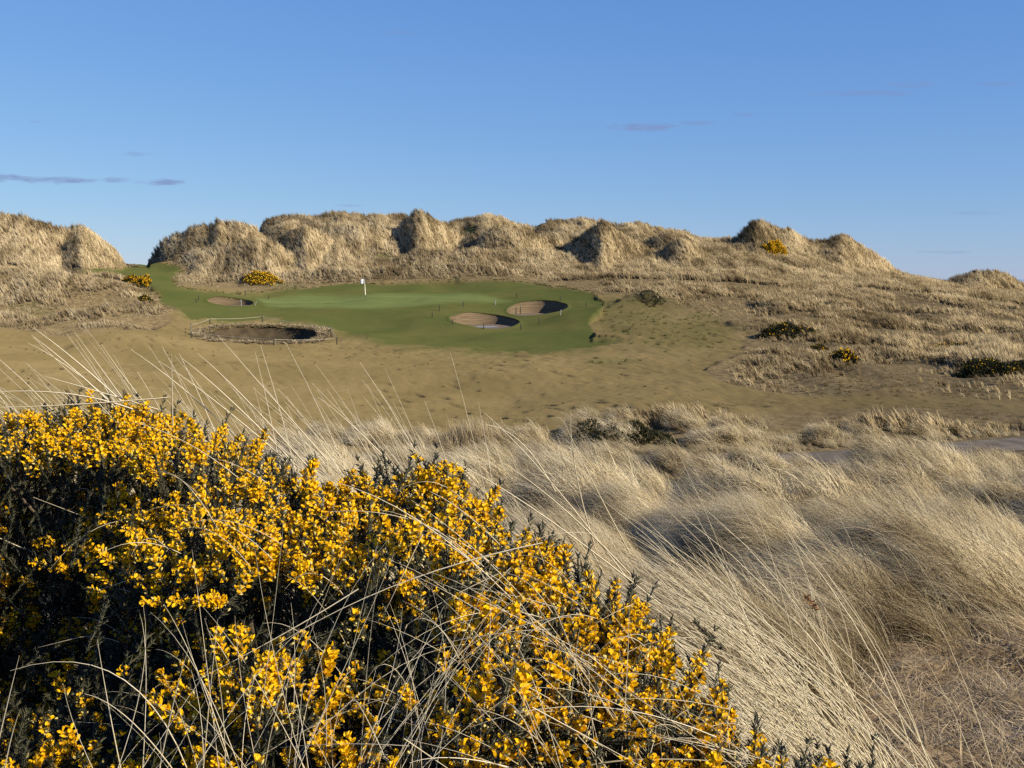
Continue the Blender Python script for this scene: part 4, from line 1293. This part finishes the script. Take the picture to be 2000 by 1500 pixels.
# woody branches carrying the shoots
wd = MB()
for k in range(150):
    px = rb.uniform(-350, 1600); tp, _ = bush_top(px); py = rb.uniform(tp+30, 1600)
    q, _ = bush_point(np.array([px]), np.array([py])); q = q[0]-np.array([0, 0, .10])
    bx = q[0]*.75+rb.normal(0, .08); by = np.clip(q[1]+rb.normal(.1, .2), 1.35, 3.2)
    bz = float(ground(bx, by))-.05
    mid = np.array([bx*.5+q[0]*.5+rb.normal(0, .06), by*.5+q[1]*.5, bz*.5+q[2]*.5-.05])
    t = np.linspace(0, 1, 7)[:, None]
    pts = (1-t)**2*np.array([bx, by, bz])+2*t*(1-t)*mid+t*t*q
    tube(wd, pts, np.linspace(.012, .004, 7), 5)
o = obj('branches', wd.mesh('branches', off=boff), M_wood, broot)

# ------------------------------------------------------------------ long stalks of marram in and around the bush
def stalk(mb, p0, p1, p2, w, a, seg=9, flat=True):
    t = np.linspace(0, 1, seg)[:, None]
    pts = (1-t)**2*p0+2*t*(1-t)*p1+t*t*p2
    wv = 1.3*w*np.clip(p0[1]/2.1, .58, 1.3)*(1-.8*np.linspace(0, 1, seg)**1.6)
    tube(mb, pts, wv/2, 3, np.clip(a+np.linspace(-.1, .12, seg).repeat(3), 0, 1), cap=False)
rs = np.random.default_rng(55)
mbS = MB()
def pj(px, py, Y): return P(px, py, Y)
# hand placed long ones over the bush crest: tip, mid, base (photo pixels) at a depth
for (t, m_, b_, Y, w) in [((65,640),(150,700),(255,800),2.9,.0034),((62,655),(140,712),(240,810),2.95,.0034),((55,670),(130,705),(235,800),3.0,.003),
    ((145,648),(195,715),(262,810),3.0,.003),((198,672),(245,745),(335,850),3.0,.003),((88,735),(170,757),(310,800),2.8,.003),((353,698),(430,755),(570,900),2.9,.0034),
    ((-40,768),(140,750),(275,805),2.7,.0036),((-40,796),(100,796),(330,776),2.6,.003),((255,682),(350,745),(470,860),3.0,.003),((310,705),(400,760),(560,900),3.0,.003),
    ((385,690),(450,740),(600,910),2.9,.003),((425,655),(500,740),(640,900),2.9,.003),((335,692),(336,760),(338,860),2.8,.003),((620,775),(700,830),(860,1010),2.7,.003),
    ((945,805),(1060,905),(1240,1150),2.6,.0032),((950,830),(1020,835),(1085,960),2.7,.003),((1100,820),(1140,910),(1230,1080),2.6,.003),((1115,800),(1110,900),(1160,1060),2.6,.003),
    ((975,900),(1080,960),(1230,1120),2.4,.0034),((880,900),(1010,955),(1290,1180),2.3,.0032),((840,960),(960,1010),(1160,1290),1.9,.003),((600,930),(830,960),(1090,1270),1.7,.0030),
    ((640,1000),(820,980),(985,1120),1.8,.0026),((540,1260),(760,1120),(1060,1060),1.6,.0030),((380,1330),(560,1240),(700,1150),1.55,.0024),
    ((20,1310),(260,1230),(365,1500),1.35,.0026),((165,1355),(245,1370),(350,1520),1.35,.0026),((320,1180),(390,1290),(455,1510),1.35,.0026),
    ((190,1248),(210,1380),(240,1520),1.35,.0026),((425,1210),(405,1400),(395,1530),1.35,.0026),((370,1262),(345,1330),(310,1510),1.35,.0024),
    ((38,1280),(15,1370),(-10,1480),1.35,.0026),((40,1385),(18,1440),(5,1530),1.35,.0026),((920,1420),(1150,1330),(1400,1440),1.4,.0028),
    ((800,1490),(870,1465),(1000,1500),1.3,.0030),((1500,1495),(1240,1468),(1130,1500),1.45,.0030),((1030,1160),(1160,1330),(1260,1510),1.5,.0026)]:
    stalk(mbS, P(*b_, Y*1.02), P(*m_, Y), P(*t, Y*.98), w, rs.uniform(.4, 1.0), 12)
# spray rising behind the bush crest
def spray(n, x0, x1, y0, y1, lmin, lmax, lean, spread, w, bendv=.25, az_sd=.45, shade=(.2, 1.0)):
    for k in range(n):
        bx, by = rs.uniform(x0, x1), rs.uniform(y0, y1)
        b_ = np.array([bx, by, float(ground(bx, by))-.02])
        L_ = rs.uniform(lmin, lmax); az = math.pi+rs.normal(0, az_sd); th = rs.normal(lean, spread)
        d = np.array([math.sin(th)*math.cos(az), math.sin(th)*math.sin(az), math.cos(th)])
        t_ = b_+d*L_
        c_ = b_+L_*.5*np.array([d[0]*(1-bendv*1.6), d[1]*(1-bendv), d[2]+bendv*.9*abs(d[0])])
        t_[2] -= bendv*.25*L_*rs.random()
        stalk(mbS, b_, c_, t_, w*rs.uniform(.7, 1.3), rs.uniform(*shade))
spray(420, -1.1, .3, 3.1, 4.1, 0.95, 1.5, .74, .15, .0034)
spray(280, -.7, .15, 2.9, 3.5, .85, 1.3, .70, .15, .0036)
spray(220, -.6, .5, 2.7, 3.6, 0.85, 1.35, .70, .17, .0032)
spray(700, .12, 1.3, 2.2, 3.4, .85, 1.5, .80, .18, .0028, .40, .3)
spray(620, .35, 1.0, 1.55, 2.5, .6, 1.15, .80, .22, .0022, .40, .3)
spray(260, .30, .80, 1.45, 2.1, .45, .85, .95, .25, .0020, .35, .35)
spray(60, -2.6, -1.0, 3.2, 4.2, .9, 1.5, .6, .2, .0032)
# fan of stalks in front of the bush, rooted below the frame
def front(n, c, sx, tipx, tipy, Y0, Y1, w):
    for k in range(n):
        Y = rs.uniform(Y0, Y1)
        b_ = P(c+rs.normal(0, sx), rs.uniform(1560, 1800), Y)
        tx, ty = rs.uniform(*tipx), rs.uniform(*tipy)
        t_ = P(tx, ty, Y*rs.uniform(1.0, 1.12))
        m_ = b_*.45+t_*.55+np.array([rs.normal(0, .03), 0, abs(rs.normal(.03, .05))])
        stalk(mbS, b_, m_, t_, w*.8*rs.uniform(.6, 1.2), rs.uniform(.2, 1.0), 10)
front(32, 560, 130, (330, 800), (1010, 1420), 1.28, 1.42, .0024)
front(24, 690, 60, (700, 1100), (1080, 1380), 1.28, 1.42, .0022)
front(20, 900, 200, (620, 1100), (1150, 1450), 1.28, 1.45, .0024)
front(22, 1250, 200, (850, 1300), (1150, 1450), 1.35, 1.55, .0024)
front(14, 250, 150, (60, 420), (1180, 1460), 1.25, 1.38, .0022)
front(34, 1500, 150, (1150, 1560), (1250, 1470), 1.45, 1.65, .0022)
# loose arcs lying over the bush
for k in range(210):
    px, py = (rs.uniform(150, 1450) if k < 80 else rs.uniform(820, 1600)), rs.uniform(860, 1490)
    tp, _ = bush_top(px)
    if py < tp+20: continue
    q, _ = bush_point(np.array([px]), np.array([py])); q = q[0]
    Y = q[1]*.95
    ln = rs.uniform(90, 420)*1.6/Y*.8; an = rs.normal(.62, .3) if rs.random() < .8 else rs.uniform(-.9, .2)
    a_ = P(px-ln*.5*math.cos(an), py-ln*.5*math.sin(an), Y*rs.uniform(.96, 1.02)); c_ = P(px+ln*.5*math.cos(an), py+ln*.5*math.sin(an), Y*rs.uniform(.96, 1.06))
    m_ = (a_+c_)/2+np.array([0, -.02, rs.uniform(.01, .09)])
    if rs.random() < .14:      # broken over
        m2 = m_*.5+a_*.5; k2 = m2+(m2-c_)*.1+np.array([rs.normal(0, .1), rs.normal(0, .05), -rs.uniform(.02, .14)])
        stalk(mbS, c_, (c_+m2)/2+np.array([0, 0, .01]), m2, .0019, .4, 6); stalk(mbS, m2, (m2+k2)/2, k2, .0019, .4, 4)
    else:
        stalk(mbS, c_, m_, a_, rs.uniform(.0009, .0020), rs.uniform(.1, .95), 9)
o = obj('marram_grass', mbS.mesh('marram_grass'), M_stalk)
tag(o, 'long pale straw stalks arching over and around the flowering gorse', 'grass', kind='stuff')

# brown seed head on its stalk, right of the bush
mb = MB(); b_ = np.array([.80, 2.75, 0.0]); b_[2] = float(ground(.80, 2.75)); t_ = P(1573, 1165, 2.7)
tt = np.linspace(0, 1, 10)[:, None]
pts = (1-tt)**2*b_+2*tt*(1-tt)*(b_*.4+t_*.6+np.array([.03, 0, .05]))+tt*tt*t_
sroot = empty('seed_stalk', b_); tag(sroot, 'single grass stalk with feathery brown seed head right of the gorse', 'grass stalk')
tube(mb, pts, np.linspace(.0016, .0009, 10), 4); obj('stem', mb.mesh('stem', off=b_), M_stalk, sroot)
mb = MB()
dv = (P(1573, 1165, 2.7)-P(1598, 1190, 2.7))
for k in range(60):
    p = P(1600, 1192, 2.7)+dv*rs.uniform(0, 1.0)
    d = dv/np.linalg.norm(dv)*.8+rs.normal(0, .5, 3); d /= np.linalg.norm(d)
    tube(mb, [p, p+d*.008, p+d*.016], [.0006, .0016, .0003], 4)
obj('seed_head', mb.mesh('seed_head', off=b_), M_seed, sroot)
print('done')
